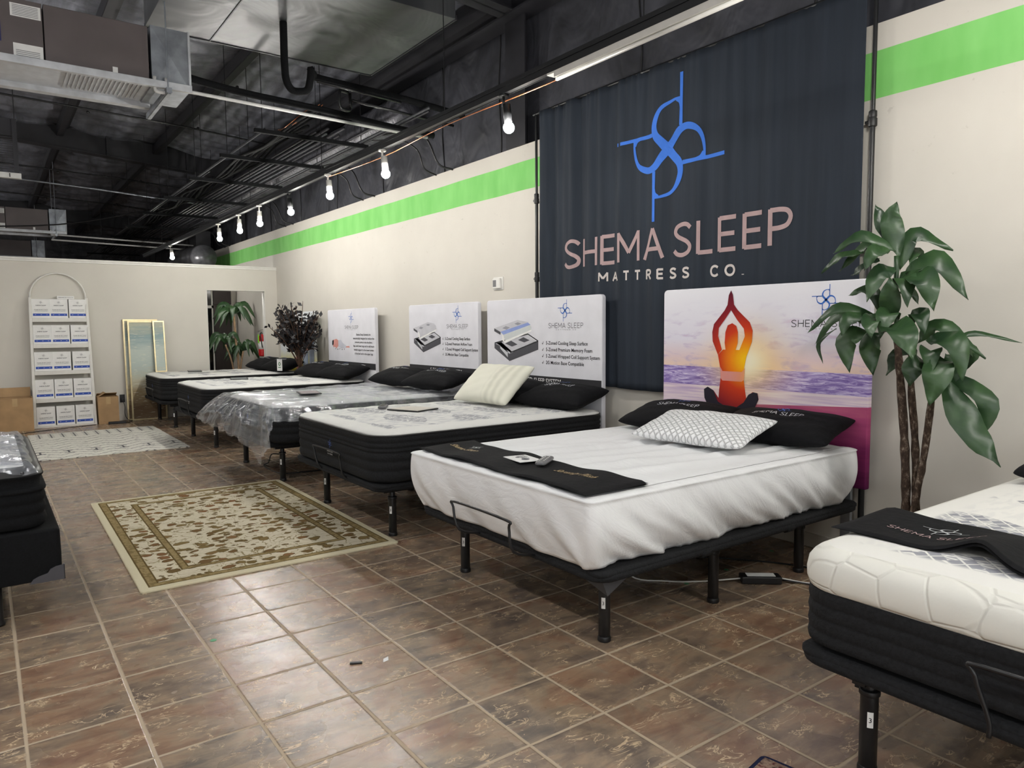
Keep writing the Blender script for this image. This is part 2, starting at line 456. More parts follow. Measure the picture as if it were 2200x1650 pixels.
# roof: insulation blankets sagging between purlins
def roof_z(x): return 4.99-0.079*x
PUR = [-7.35, -5.75, -4.15, -2.9, -1.55, -0.2, 1.24, 2.72]
def roof_fn(u, v):
    x = -8+u*12.3; y = -6.5+v*32.5
    edges = PUR+[4.2]; lo = -8; 
    for e in edges:
        if x < e: hi = e; break
        lo = e
    else: hi = 4.4
    t = (x-lo)/max(hi-lo, .01); s = sin(pi*min(max(t, 0), 1))
    rip = 0.03*sin(y*5.1+2*sin(x*1.3))+0.025*sin(y*11.7+3*sin(y*.9)+lo)+0.014*sin(y*23+lo*3)
    return (x, y, roof_z(x)-0.02-s*(0.055+0.03*sin(y*0.8+lo*2)+rip))
rb = MB(); rb.grid(roof_fn, 150, 420)
w = struct(rb.build('ceiling', M['insul2'], smooth=True)); world_origin(w)
for k, px in enumerate(PUR[3:]):
    z = roof_z(px)
    struct(MB().box(px-.09, px+.09, -6.4, 25.8, z-.075, z-.055).box(px-.095, px-.085, -6.4, 25.8, z-.20, z-.055).box(px-.09, px+.0, -6.4, 25.8, z-.21, z-.195).build('trim_%d' % (10+k), M['steel_black']))
struct(MB().box(3.92, 4.2, -6.4, 25.8, 4.40, 4.42).box(4.04, 4.06, -6.4, 25.8, 4.25, 4.62).box(3.98, 4.2, -6.4, 25.8, 4.24, 4.26).build('trim_3', M['steel_black']))
# rafters (tapered frames) and wall columns
for k, ry in enumerate((3.06, 12.17, 21.3)):
    b = MB()
    for x0, x1 in ((-7.9, 4.1),):
        zt0 = roof_z(x0)-.03; zt1 = roof_z(x1)-.03; d = .39
        w2 = .012; fl = .11
        for (ya, yb, ta, tb) in ((ry-w2, ry+w2, 0, d), (ry-fl, ry+fl, 0, .014), (ry-fl, ry+fl, d-.014, d)):
            vs = []
            for x, zt in ((x0, zt0), (x1, zt1)):
                vs += [(x, ya, zt-tb), (x, yb, zt-tb), (x, yb, zt-ta), (x, ya, zt-ta)]
            b.add(vs, [(0,1,2,3),(7,6,5,4),(0,4,5,1),(1,5,6,2),(2,6,7,3),(3,7,4,0)])
    for sx in (0.35, 1.9, 3.2):
        z = roof_z(sx)-.03
        b.box(sx-.02, sx+.02, ry-.09, ry+.09, z-.38, z-.01)
    struct(b.build('trim_%d' % (20+k), M['steel_black']))
    b = MB(); hy = .15; zb = 3.078 if ry < 15 else 0
    b.box(4.085, 4.10, ry-hy, ry+hy, zb, 4.4).box(4.1, 4.225, ry-.01, ry+.01, zb, 4.4)
    struct(b.build('trim_%d' % (30+k), M['steel_black']))
# vertical seams of the wall insulation
b = MB()
for y in (-1.4, .1, 1.6, 3.5, 4.6, 6.1, 7.6, 9.1, 10.6, 13.5, 15.0, 16.6, 18.2):
    b.tube([(WX+.125, y+.02*sin(k+y), 3.05+k*.16) for k in range(10)], .007, 5)
struct(b.build('trim_4', M['black_plastic']))
# ------------------------------------------------------------------ mattresses, bases, pillows
def rr_ring(L, W, R, out, z, n=8, cx=0, cy=0, dfn=None, sub=24):
    """rounded rectangle ring centred on cx,cy"""
    hl = L/2+out; hw = W/2+out; r = max(R+out, 0.004); r = min(r, hl-.001, hw-.001); P = []
    for q, (sx, sy) in enumerate(((1,1),(-1,1),(-1,-1),(1,-1))):
        for k in range(n+1):
            a = pi/2*q+pi/2*k/n; P.append((cx+sx*(hl-r)+r*cos(a), cy+sy*(hw-r)+r*sin(a), z))
    # subdivide straight sides
    Q = []; m = len(P)
    for i in range(m):
        p = P[i]; q = P[(i+1) % m]; Q.append(p); s = sub if i % (n+1) == n else 0
        for k in range(1, s): Q.append(tuple(p[j]+(q[j]-p[j])*k/s for j in range(3)))
    return [dfn(p) if dfn else p for p in Q]

def quilt_mat(name, dense=0.5, band=0.52, seed=0.0, base=(228,227,222), gs=1.0):
    """white knit with bands of grey lens shaped medallions, lattice and hatching"""
    n = NB(name, 0.85, 0, 0.2); x, y, z = n.co()
    bx = (x+seed)/band; fx = bx.fract()-0.5
    by = y/0.66+bx.floor()*0.5+seed; fy = by.fract()-0.5
    lens = (fx.abs()*2.9)+(fy*fy*4.6)
    ins = n.step(x.abs(), .88, .84)*n.step(y.abs(), .64, .60)
    m = n.step(lens, 0.98, 0.93)*ins
    a = (x*1.0+y*1.15)*9.0; b_ = (x*1.0-y*1.15)*9.0
    la = n.step(a.pp(0.5), .035, .06); lb = n.step(b_.pp(0.5), .035, .06)
    par = (a-0.5).floor(); pb = (b_-0.5).floor()
    chk = ((par+pb)*0.5).fract() > 0.25
    wig = n.noise(n.vec(x, y, 0.0), 9, 2)
    hatch = n.step(((x*46.0+wig*5.0)).pp(0.5), .12, .3)
    shade = n.math('MAXIMUM', chk, hatch*0.75)
    g = m*la*lb*shade
    fine = n.noise(n.vec(x*2.0, y*6.0, 0.0), 5, 4)
    side = n.step(fine, .45, .60)*dense*0.75*ins
    col = n.mix(side, base, (188,190,194))
    col = n.mix(g*gs, col, (150,151,158))
    n.color(col)
    n.bump(n.noise(n.vec(x*1.0, y*1.0, 0), 16, 3)*0.7+n.noise(None, 160, 2)*0.2-m*(1-la*lb)*0.4, 0.5, 0.006)
    return n.m
M['quilt_a'] = quilt_mat('knit_with_grey_medallions', 0.25, 0.50, 0.13)
M['quilt_c'] = quilt_mat('knit_with_grey_pattern', 0.9, 0.40, 0.31, (226,226,222), .85)
M['quilt_d'] = quilt_mat('knit_with_grey_pattern_wrapped', 0.8, 0.38, 0.05, (216,216,214), .5)

def hexquilt():
    n = NB('quilted_white_knit', 0.85, 0, 0.2); x, y, z = n.co()
    # wavy lozenge stitching on the upper border
    s = x+y
    c1 = ((z*9.0+s*3.3)).pp(0.5); c2 = ((z*9.0-s*3.3)).pp(0.5); c3 = (s*3.3).pp(0.5)
    l = n.step(c1, .0, .07).min(n.step(c2, .0, .07))
    d = n.voro(n.vec(x*1.0, y*1.0, z*1.15), 7.5, 'DISTANCE_TO_EDGE', 0, 0.35)
    line = n.step(d, .0, .05)
    n.color(n.mix(line, (222,221,213), (228,227,219)))
    n.bump(line*1.0+n.noise(None, 90, 2)*0.12, 0.45, 0.006)
    return n.m
M['hexquilt'] = hexquilt()

FX = 1.93; ML = 2.0; MW = 1.52                      # foot plane, length and width of the mattresses
def mattress(cy, label, style='black', MW=1.52, z0=0.392, top=0.735, quilt='quilt_c', fx=FX, zs=0.0, group=None, mir=False):
    cx = fx+ML/2; root = empty('mattress', (cx, cy, z0), label, 'mattress', group)
    R = 0.17
    def prof(rows): return rows
    H = top-z0
    if style == 'black':                            # ribbed black border with a plush edge, white top
        prof = [(0, -.03), (.012, -.006)]
        ribs = [(.012, .082), (.082, .142), (.142, .202), (.202, .228), (.228, .262), (.262, H-.028)]
        for a, b in ribs:
            for t in (.12, .5, .88): prof.append((a+(b-a)*t, .005 if t != .5 else .010))
            prof.append((b, -.001))
        prof = sorted(set(prof)); B = MB()
        B.loft([rr_ring(ML, MW, R, o, z0+z, cx=cx, cy=cy) for z, o in prof], True, False)
        B.build('border', M['charcoal_fabric'], root, smooth=True)
        zt = z0+H-.03
        T = MB(); rings = []
        for o, z in ((-.004, 0), (.0, .004), (-.004, .012), (-.03, .022), (-.06, .027), (-.12, .030), (-.22, .031), (-.4, .031), (-.6, .031), (-.74, .031)):
            rings.append(rr_ring(ML, MW, R, o, zt+z, cx=cx, cy=cy, dfn=lambda p: (p[0], p[1], p[2]+(.0025*sin(p[0]*31+p[1]*9)+.0025*sin(p[1]*27-p[0]*5) if p[2] > zt+.02 else 0))))
        T.loft(rings, False, True); T.build('top_panel', M[quilt], root, smooth=True)
        P = MB(); ring = rr_ring(ML, MW, R, .003, z0+H-.034, cx=cx, cy=cy)
        P.tube(ring+[ring[0]], .0065, 6, False); P.build('piping', M['black_plastic'], root, smooth=True)
    elif style == 'white':                          # tall white quilted border over a black ribbed border
        B = MB(); prof = [(0, -.03), (.012, -.004)]
        for a, b in ((.012, .052), (.052, .096), (.096, .140), (.140, .185)):
            for t in (.10, .5, .90): prof.append((a+(b-a)*t, .004 if t != .5 else .007))
            prof.append((b, .001))
        prof = sorted(set(prof))
        B.loft([rr_ring(ML, MW, .12, o, z0+z, cx=cx, cy=cy) for z, o in prof], True, False); B.build('border', M['charcoal_fabric'], root, smooth=True)
        T = MB(); rings = []
        for z, o in ((.183, -.006), (.19, .004), (.21, .012), (.24, .014), (.27, .008), (.29, -.006), (.305, -.024), (.315, -.05)):
            rings.append(rr_ring(ML, MW, .12, o, z0+z, cx=cx, cy=cy))
        T.loft(rings, False, False); T.build('quilted_edge', M['hexquilt'], root, smooth=True)
        T = MB(); rings = [rr_ring(ML, MW, .12, o, z0+z, cx=cx, cy=cy) for o, z in ((-.05, .315), (-.09, .322), (-.2, .325), (-.4, .326), (-.6, .326), (-.74, .326))]
        T.loft(rings, False, True); T.build('top_panel', M[quilt], root, smooth=True)
    return root

def adjustable_base(cy, label, legs=((2.12,.575),(2.12,-.575),(2.87,.575),(2.87,-.575),(3.62,.575),(3.62,-.575)), bar=True, stickers=(1,), barz=(.40,.54), padded=False, barx=0.0, W=1.50):
    root = empty('adjustable_bed_base', (FX+1.0, cy, 0), label, 'bed base', 'adjustable bed bases along the right wall')
    zt = .388; x0 = FX+(.055 if cy == -2.0 else 0); x1 = FX+2.02
    cx = (x0+x1)/2; L = x1-x0
    D = MB(); D.loft([rr_ring(L, W, .06, o, z, cx=cx, cy=cy, n=5) for z, o in ((.364,-.03),(.362,-.005),(.368,0),(.380,0),(.388,-.01),(.3885,-.04))])
    D.build('deck', M['charcoal_fabric'], root, smooth=True)
    Rr = MB(); ring = rr_ring(L-.03, W-.03, .07, 0, .358, cx=cx, cy=cy, n=5); Rr.tube(ring+[ring[0]], .021 if padded else .017, 8, False)
    for t in (.33, .66):
        xx = x0+L*t
        for s in (-1, 1): Rr.tube([(xx-.03, cy+s*(W/2-.015), .352), (xx+.03, cy+s*(W/2-.015), .352)], .024 if padded else .019, 8)
    Rr.build('side_rail', M['charcoal_fabric'], root, smooth=True)
    F = MB()
    for s in (-.575, .575): F.box(2.05, 3.7, cy+s-.02, cy+s+.02, .30, .335)
    for xx in (2.12, 2.87, 3.62): F.box(xx-.02, xx+.02, cy-.6, cy+.6, .30, .334)
    F.build('steel_frame', M['black_metal'], root)
    for k, (lx, ly) in enumerate(legs):
        y = cy+ly
        lg = MB(); lg.lathe([(.019,.20),(.019,.335)], (lx, y, 0), 14)
        lg.lathe([(.0265,.018),(.0265,.262),(.024,.266)], (lx, y, 0), 18)
        lo = lg.build('leg', M['black_metal'], root, smooth=True, autosm=True)
        MB().lathe([(.027,0),(.030,.003),(.030,.016),(.028,.022),(.0265,.026)], (lx, y, 0), 18).build('foot_cap', M['black_plastic'], lo, smooth=True, autosm=True)
        MB().lathe([(.028,.250),(.031,.253),(.031,.266),(.027,.270)], (lx, y, 0), 18).obox((lx, y+.033, .262), (.006,0,0), (0,.012,0), (0,0,.004)).build('collar', M['black_plastic'], lo, smooth=True, autosm=True)
        if k in stickers:
            st = MB(); a0 = -pi*.80
            st.grid(lambda u, v: (lx+.0272*cos(a0-.33+.66*u), y+.0272*sin(a0-.33+.66*u), .155+.05*v), 6, 2)
            s_ = st.build('size_sticker', M['paper'], lo, smooth=True)
            def fn(a, b): q = a0+a/.0275; return (lx+.0276*cos(q), y+.0276*sin(q), .172+b)
            text_mesh('3', fn, .022, 'CENTER').build('sticker_number', M['ink'], lo)
    if cy == .34:
        f = MB(); f.prism([(1.96, cy-.73, .352), (2.20, cy-.70, .352), (2.02, cy-.70, .262)], (.01, .012, 0)); f.prism([(1.96, cy-.73, .352), (1.97, cy-.50, .352), (2.02, cy-.70, .262)], (.012, .01, 0)); f.build('dust_cover_corner', simple('grey_dust_cover', (74,75,78), .9, 0, .05), root)
    if bar:
        b = MB(); xb = FX-.028+barx; h = .235; c = cy-(.075 if cy == .34 else .02)
        P = [(FX+.02, c+h-.03, .355), (xb, c+h-.03, barz[0]), (xb-.015, c+h, barz[1]-.03), (xb-.017, c+h-.02, barz[1]), (xb-.017, c-h+.02, barz[1]), (xb-.015, c-h, barz[1]-.03), (xb, c-h-.01, barz[0]), (FX+.02, c-h-.01, .355)]
        b.tube(smoothpts(P, 4), .0065, 8); b.build('mattress_retainer_bar', M['black_metal'], root, smooth=True)
    return root

def pillow_mesh(w, d, t, nu=28, nv=22, sag=0.0, wr=.006, seed=0):
    """w along local x, d along local y, t thickness; pointed corners"""
    top = []; bot = []
    def hgt(u, v):
        a = max(0, 1-abs(u)**2.2); b = max(0, 1-abs(v)**2.2); return (a*b)**.46
    rnd = seed*1.7
    def P(u, v, s):
        ex = 1-.07*(1-abs(u))*abs(v)**3*0-.055*(1-v*v); ey = 1-.05*(1-u*u)
        x = u*w/2*(ex+.055*0); y = v*d/2*ey
        x = u*w/2*(1-.09*(1-v*v)-.05*abs(v)**6*abs(u)**6); y = v*d/2*(1-.10*(1-u*u)-.06*abs(v)**6*abs(u)**6)
        h = hgt(u, v)*t/2
        h += s*0+wr*h/(t/2)*sin(9*u+5*v+rnd)*.6+wr*.6*h/(t/2)*sin(-7*u+14*v+rnd*2)
        return (x, y, s*h+sag*(u*u))
    b = MB()
    fr = lambda q: sin((q-.5)*pi)*.5+.5
    b.grid(lambda a, c: P(fr(a)*2-1, fr(c)*2-1, 1), nu, nv)
    k = len(b.v); b.grid(lambda a, c: P(1-fr(a)*2, fr(c)*2-1, -1), nu, nv)
    return b, P
def knit_lattice():
    n = NB('white_lattice_knit', 0.9, 0, 0.2); x, y, z = n.co()
    a = (x+y*1.15)*24.0; c = (x-y*1.15)*24.0
    d = a.pp(0.5).min(c.pp(0.5)); l = n.step(d, .0, .16)
    n.color(n.mix(l, (206,207,208), (238,239,240))); n.bump(l, 0.8, 0.008); return n.m
def knit_rib():
    n = NB('cream_ribbed_knit', 0.9, 0, 0.2); x, y, z = n.co()
    r = (x*75.0).sin()*0.5+0.5; g = n.step(x, .02, .06); 
    n.color(n.mix(r*g*0.5, (230,229,214), (196,196,180))); n.bump(r*g, 0.5, 0.004); return n.m
M['lattice'] = knit_lattice(); M['rib'] = knit_rib()
M['pillow_black'] = simple('black_velour', (14,14,17), 0.9, 0, 0.25, 40, 0.25, spec=0.25)

def pillow(loc, rot, w, d, t, mat, label, group=None, text=None, seed=0, tsz=1.0, tpos=(0, .08), flip=1):
    b, P = pillow_mesh(w, d, t, seed=seed)
    me_root = b.build('pillow', mat, None, smooth=True)
    me_root.data.transform(Matrix.Translation(me_root.location))
    me_root.location = loc; me_root.rotation_euler = rot
    # merge the seam so that the pillow is one closed skin
    import bmesh
    bm = bmesh.new(); bm.from_mesh(me_root.data); bmesh.ops.remove_doubles(bm, verts=bm.verts, dist=.0008)
    bmesh.ops.recalc_face_normals(bm, faces=bm.faces); bm.to_mesh(me_root.data); bm.free()
    tag(me_root, label, 'pillow', group)
    if text:
        def fn(a, bb):
            x = (a*tsz+tpos[0]); y = (bb*tsz+tpos[1])
            u = max(-1, min(1, x/(w/2)/(.95))); v = max(-1, min(1, y/(d/2)/.95))
            p = P(u, v, 1); return (p[0], p[1], p[2]+.003)
        e = MB(); strokes_mb(text_strokes('SHEMA SLEEP', -.16, .16, -.02, .040, .0050), fn, e)
        o = e.build('embroidered_name', M['silver_thread'], None); o.data.transform(Matrix.Translation(o.location)); o.location = (0,0,0); o.parent = me_root
        e = MB(); strokes_mb([([(p[0]*.055, p[1]*.055+.085) for p in L], [(p[0]*.055, p[1]*.055+.085) for p in R]) for L, R in logo_strokes()], fn, e)
        o = e.build('embroidered_emblem', M['blue_thread'], None); o.data.transform(Matrix.Translation(o.location)); o.location = (0,0,0); o.parent = me_root
    return me_root

# ---- bed bases
for cy, lab, st in ((-2.0, 'black adjustable bed base under the white and black mattress in the right foreground', (0,)),
                (.34, 'black adjustable bed base under the white sheeted mattress', (0, 1)),
                (2.40, 'black adjustable bed base under the ribbed black mattress with a cream pillow', (0, 1)),
                (4.61, 'black adjustable bed base under the mattress draped in clear plastic', (1,)),
                (6.96, 'black adjustable bed base under the second farthest mattress', (1,)),
                (9.18, 'black adjustable bed base under the farthest mattress, by the doorway wall', (1,))):
    adjustable_base(cy, lab, stickers=st, padded=(cy < 1), bar=(cy not in (4.61,)), barx=-.095 if cy == .34 else (.045 if cy == -2.0 else 0.0), W=1.35 if cy == 9.18 else 1.50)
# ---- mattresses
mattress(-2.0, 'white top mattress over black ribbed border in the right foreground', 'white', z0=.392, quilt='quilt_a', fx=2.0)
mattress(2.40, 'black ribbed mattress with white patterned top, cream pillow and tablet on it', 'black', quilt='quilt_c')
md = mattress(4.45, 'black mattress with a patterned top wrapped in clear plastic', 'black', quilt='quilt_d', fx=1.95)
mattress(6.88, 'black ribbed mattress with white top, second farthest from the camera', 'black', quilt='quilt_c', fx=1.948)
mattress(9.18, 'farthest black ribbed mattress with white top, beside the leaning paintings', 'black', MW=1.37, quilt='quilt_a', fx=1.948)
# small emblem labels on the foot borders
for r_, cy in ((m_, m_.location.y) for m_ in list(COL.objects) if m_.name.startswith('mattress') and m_.type == 'EMPTY' and m_.location.y > 2):
    xf = r_.location.x-ML/2-.012
    e = MB(); f = dev(xf-.004)(cy-.02, .575, .038)
    strokes_mb(logo_strokes(), f, e); e.build('border_emblem', M['blue_thread'], r_)
    e = MB(); f = dev(xf-.004)(cy-.02, .515, 1.0)
    strokes_mb(text_strokes('SHEMA SLEEP', -.055, .055, 0, .013, .0022), f, e)
    strokes_mb(text_strokes('MATTRESS', -.045, .045, -.018, .008, .002), f, e); e.build('border_name', M['silver_thread'], r_)

# ---- mattress B in its white fitted sheet
def sheet():
    cy = .34; z0 = .392; H = .312; fx = 1.86; L = 2.05; W = 1.53; cx = fx+L/2
    root = empty('mattress', (cx, cy, z0), 'mattress covered by a wrinkled white fitted sheet, below the sunset headboard', 'mattress')
    rings = []; nz = 22
    def dist(p, t):                         # t: 0 bottom .. 1 top edge
        x, y, z = p; k = max(0, 1-t)
        cl = lambda v: max(0.0, min(1.0, v))
        ws = cl((cy-W/2+.11-y)/.09); wf = cl((y-cy-W/2+.11)/.09); wt = cl((fx+.11-x)/.09); wh = cl((x-fx-L+.11)/.09)
        s = x-fx; sh = s-.42*k**1.4                   # folds run diagonally down towards the headboard end
        w1 = .75*sin(sh*15+2.2*sin(sh*2.3+.7))+.5*sin(sh*29+1.7*sin(sh*5.1))+.22*sin(sh*57+2*sin(s*8))
        env = min(1, max(0, s)/.20)*min(1, max(0, L-s)/.15)
        o1 = (.002+.021*k**.9*(1-.3*k))*w1*env+.004*sin(s*88+3*sin(s*9))*max(0, 1-t*6)*env-.050*k**3
        s2 = cy-y; sh2 = s2-.30*k; e2 = .3+.7*min(1, abs(s2)/.7)**2
        o2 = (.003+.012*k)*(sin(sh2*15+1.4*sin(sh2*3.1))+.5*sin(sh2*33))*e2*(1-ws)*(1-wf)-.014*math.exp(-((s2-.02)/.30)**4)*k-.045*k**1.8
        hz = .004*sin(s*6.0+.5)*k*k*ws*env
        return (x-wt*o2+wh*o2, y-ws*o1+wf*o1, z+hz+.010*k*k)
    for i in range(nz+1):
        t = i/nz; z = z0-.006+(H-.012)*t; bul = .016*sin(pi*t)
        rings.append(rr_ring(L, W, .045, bul-.01, z, cx=cx, cy=cy, n=6, sub=110, dfn=lambda p, t=t: dist(p, t)))
    # subdivide: more columns for the wrinkles come from a subsurf
    def topd(p, d):
        x, y, z = p
        wv = .0055*sin(x*5+y*31+2*sin(y*4+x*2))+.0048*sin(y*57-x*4+2.5*sin(x*3.3))*(.5+.5*sin(x*2.1+y*3))+.0012*sin(x*30-y*17)
        wv *= min(1, d*6)
        crease = .010*math.exp(-((y-.1-.25*(x-2.6))/.03)**2)+.009*math.exp(-((y-.62+.3*(x-2.9))/.025)**2)+.009*math.exp(-((y+.12+.12*(x-2.6))/.03)**2)
        return (x, y, z+wv+crease*min(1, d*4))
    for o, dz, d in ((-.004,.004,0),(-.012,.009,.01),(-.03,.013,.03),(-.06,.015,.06)):
        rings.append(rr_ring(L, W, .045, o, z0+H-.012+dz-.004, cx=cx, cy=cy, n=6, sub=110, dfn=lambda p, d=d: topd(p, d)))
    S = MB(); S.loft(rings, True, False)
    ob = S.build('fitted_sheet', [SHEET], root, smooth=True)
    T = MB(); zt = z0+H-.012+.015-.004
    xa, xb_, ya, yb = fx+.06, fx+L-.06, cy-W/2+.06, cy+W/2-.06
    T.grid(lambda u, v: topd((xa+(xb_-xa)*u, ya+(yb-ya)*v, zt+.0015), .06+.6*min(u, 1-u, v, 1-v)), 120, 110)
    T.build('fitted_sheet_top', [SHEET], root, smooth=True)
    return root
n = NB('white_jersey_sheet', 0.7, 0, 0.25)
x, y, z = n.co()
n.color(n.ramp(n.noise(None, 3, 3), [(0.3,(232,233,234)),(0.7,(238,239,240))]))
wv = n.noise(n.vec(x*2.2+z*2.0, y*1.0, z*1.2), 5.0, 4, 0.6, 1.8)
n.bump(wv*1.0, 0.22, 0.02)
SHEET = n.m
sheet()

# ---- pillows
R_ = math.radians
GB = 'black pillows with the stitched store name'
def bed_pillow(x, y, z, lean, mat, label, w=.72, d=.46, t=.17, group=None, text=True, seed=0, yaw=0.0, tsz=1.0, tpos=(0, .0), tilt=0):
    """local x runs towards -Y (left to right in the picture), local y towards the headboard"""
    return pillow((x, y, z), (R_(lean), R_(tilt), R_(-90+yaw)), w, d, t, mat, label, group, text, seed, tsz, tpos)
bed_pillow(3.66, 0.68, .800, 13, M['pillow_black'], 'black pillow half under the white lattice pillow, on the left of the sheeted bed', group=GB, seed=1, yaw=8, t=.165, w=.74, d=.44)
bed_pillow(3.71, -0.03, .800, 13, M['pillow_black'], 'black pillow right of the white lattice pillow, against the sunset headboard', group=GB, seed=2, yaw=8, t=.165, w=.76, d=.44)
bed_pillow(3.29, 0.19, 0.805, 15, M['lattice'], 'white lattice knit pillow lying in front of two black pillows', w=.76, d=.43, t=.13, text=False, seed=3, yaw=6)
bed_pillow(3.72, 2.66, .836, 13, M['pillow_black'], 'black pillow mostly hidden behind the cream pillow', group=GB, seed=4, t=.19, w=.70, d=.42, yaw=8)
bed_pillow(3.73, 1.98, .836, 13, M['pillow_black'], 'black pillow to the right of the cream ribbed pillow', group=GB, seed=5, t=.19, w=.72, d=.42, yaw=8)
bed_pillow(3.45, 2.55, 0.915, 42, M['rib'], 'cream pillow with a ribbed end, propped on the ribbed black mattress', w=.74, d=.46, t=.18, text=False, seed=6, yaw=4)
bed_pillow(3.65, 4.62, .865, 13, M['pillow_black'], 'left black pillow on the plastic wrapped mattress', group=GB, seed=7, t=.19, w=.76, d=.42, yaw=8)
bed_pillow(3.70, 3.92, .865, 13, M['pillow_black'], 'right black pillow on the plastic wrapped mattress', group=GB, seed=8, t=.19, w=.78, d=.42, yaw=8)
bed_pillow(3.64, 7.02, .836, 13, M['pillow_black'], 'left black pillow on the second farthest bed, nearer the dark leaved tree', group=GB, seed=9, t=.19, w=.72, d=.42, yaw=8)
bed_pillow(3.72, 6.38, .836, 13, M['pillow_black'], 'right black pillow on the second farthest bed', group=GB, seed=10, t=.19, w=.74, d=.42, yaw=8)
bed_pillow(3.64, 9.3, .836, 13, M['pillow_black'], 'left black pillow on the farthest bed, by the doorway', group=GB, seed=11, t=.19, w=.72, d=.42, yaw=8)
bed_pillow(3.7, 8.68, .836, 13, M['pillow_black'], 'right black pillow on the farthest bed, next to the dark leaved tree', group=GB, seed=12, t=.19, w=.72, d=.42, yaw=8)
bed_pillow(3.66, -1.66, .80, 10, M['pillow_black'], 'black pillow whose tip shows at the right edge of the picture', group=GB, seed=13, w=.70, text=False)
# ------------------------------------------------------------------ headboards with printed covers
HX = 3.955
cover = simple('white_cover_fabric', (222,222,228), 0.85, 0, 0.02, 5, 0.15, spec=0.2)
def headboard(y0, y1, label, front=None, zb=.52, zt=1.65):
    """y0 left (far) edge, y1 right (near) edge"""
    root = empty('headboard', (HX+.02, (y0+y1)/2, 0), label, 'headboard', 'fabric covered headboards against the right wall')
    P = MB(); t0, t1 = HX, HX+.045
    a, b = y1, y0; r = .03
    ring = []
    for (cy_, cz, q) in ((b-r, zt-r, 0), (a+r, zt-r, 1)):
        for k in range(6):
            an = pi/2*q+pi/2*k/5; ring.append((cy_+r*cos(an), cz+r*sin(an)))
    ring += [(a, zb), (b, zb)]
    P.prism([(t0, y, z) for y, z in ring], (t1-t0, 0, 0))
    P.build('panel', front or cover, root, bevel=.008)
    for yy in (a+.12, b-.12):
        MB().box(t0+.01, t1-.01, yy-.03, yy+.03, 0, zb+.02).build('leg', M['galv'], root, bevel=.003)
    return root
def logo_on(root, y, z, s, mat, x=HX-.0015):
    strokes_mb(logo_strokes(), dev(x)(y, z, s)).build('printed_emblem', mat, root)
def name_on(root, y, z, w, h, mat, x=HX-.0015, sub=True):
    f = dev(x)(y, z, 1.0)
    strokes_mb(text_strokes('SHEMA SLEEP', -w/2, w/2, 0, h, h*.10, gap=.14), f).build('printed_name', mat, root)
    if sub:
        strokes_mb(text_strokes('MATTRESS CO', -w*.28, w*.30, -h*.42, h*.17, h*.035, gap=.6, space=.9), f).build('printed_subtitle', M['ink_grey'], root)
def poly_on(mb, y, z, s, pts, x): mb.add([(x, y-p[0]*s, z+p[1]*s) for p in pts], [tuple(range(len(pts)))]); return mb
def lines_on(root, items, x=HX-.0015, name='printed_text'):
    for txt, y, z, size, sq, al in items:
        mb = MB(); text_mesh(txt, dev(x)(y, z, 1.0), size, al, mb=mb, fit=sq, bold=.014); mb.build('check_mark' if txt == '√' else 'printed_line', M['ink'], root)
g_dark = simple('print_dark_grey', (74,74,80), 0.8, 0, 0.02); g_mid = simple('print_grey', (150,150,158), 0.8, 0, 0.02)
g_lite = simple('print_light_grey', (198,198,204), 0.8, 0, 0.02); p_blue = simple('print_light_blue', (142,160,214), 0.8, 0, 0.02)
g_lines = NB('print_coils', .8); x_, y_, z_ = g_lines.co(); g_lines.color(g_lines.mix(((y_*90.0).pp(0.5) > .25), (168,178,176), (235,236,236))); g_lines = g_lines.m
def diagram(root, y, z, s, blue):
    """exploded mattress picture, drawn as flat printed areas; unit about one width"""
    x = HX-.0014
    def A_(name, mat, polys, k=0):
        mb = MB()
        for p in polys: poly_on(mb, y, z, s, [(q[0], q[1]*.5) for q in p], x-.0004*k)
        return mb.build(name, mat, root)
    A_('diagram_box_side', g_dark, [[(0,.42),(.36,.02),(.36,-.06),(0,.28)], [(.36,-.06),(1,.28),(1,.50),(.36,.16)], [(0,.42),(.40,.22),(.36,.16),(.36,.02)]])
    A_('diagram_core', g_lite, [[(.05,.42),(.16,.47),(.44,.18),(.36,.14)], [(.14,.28),(.32,.04),(.32,.20),(.14,.44)], [(.05,.42),(.78,.66),(.95,.50),(.38,.18)]], 1)
    A_('diagram_zones', g_dark, [[(.26,.42),(.42,.34),(.55,.40),(.40,.50)], [(.56,.52),(.70,.46),(.82,.52),(.68,.60)]], 2)
    A_('diagram_rim', M['ink'], [[(0,.44),(.78,.70),(.80,.68),(.02,.41)], [(.78,.70),(1,.52),(.985,.50),(.77,.68)], [(.38,.19),(1,.52),(1,.49),(.37,.15)]], 2)
    A_('diagram_layer', p_blue if blue else g_lite, [[(.15,.74),(.78,.99),(.84,.93),(.22,.66)]], 3)
    A_('diagram_foam', g_lines if blue else g_lite, [[(.22,.66),(.84,.93),(.86,.80),(.26,.50)]], 3)
    A_('diagram_foam_edge', M['paper'], [[(.26,.50),(.86,.80),(.86,.76),(.24,.42)], [(.17,.72),(.22,.66),(.26,.42),(.20,.50)]], 4)
    A_('diagram_top', g_lite, [[(0,.84),(.15,.74),(.80,1.0),(.55,1.06)]], 4)
    A_('diagram_top_edge', g_dark, [[(0,.84),(.15,.74),(.15,.66),(0,.76)]], 4)
    A_('diagram_medallion', g_mid, [[(.20,.84),(.30,.80),(.38,.86),(.28,.90)]], 5)
    A_('diagram_medallion', g_mid, [[(.48,.96),(.56,.92),(.64,.96),(.56,1.0)]], 5)
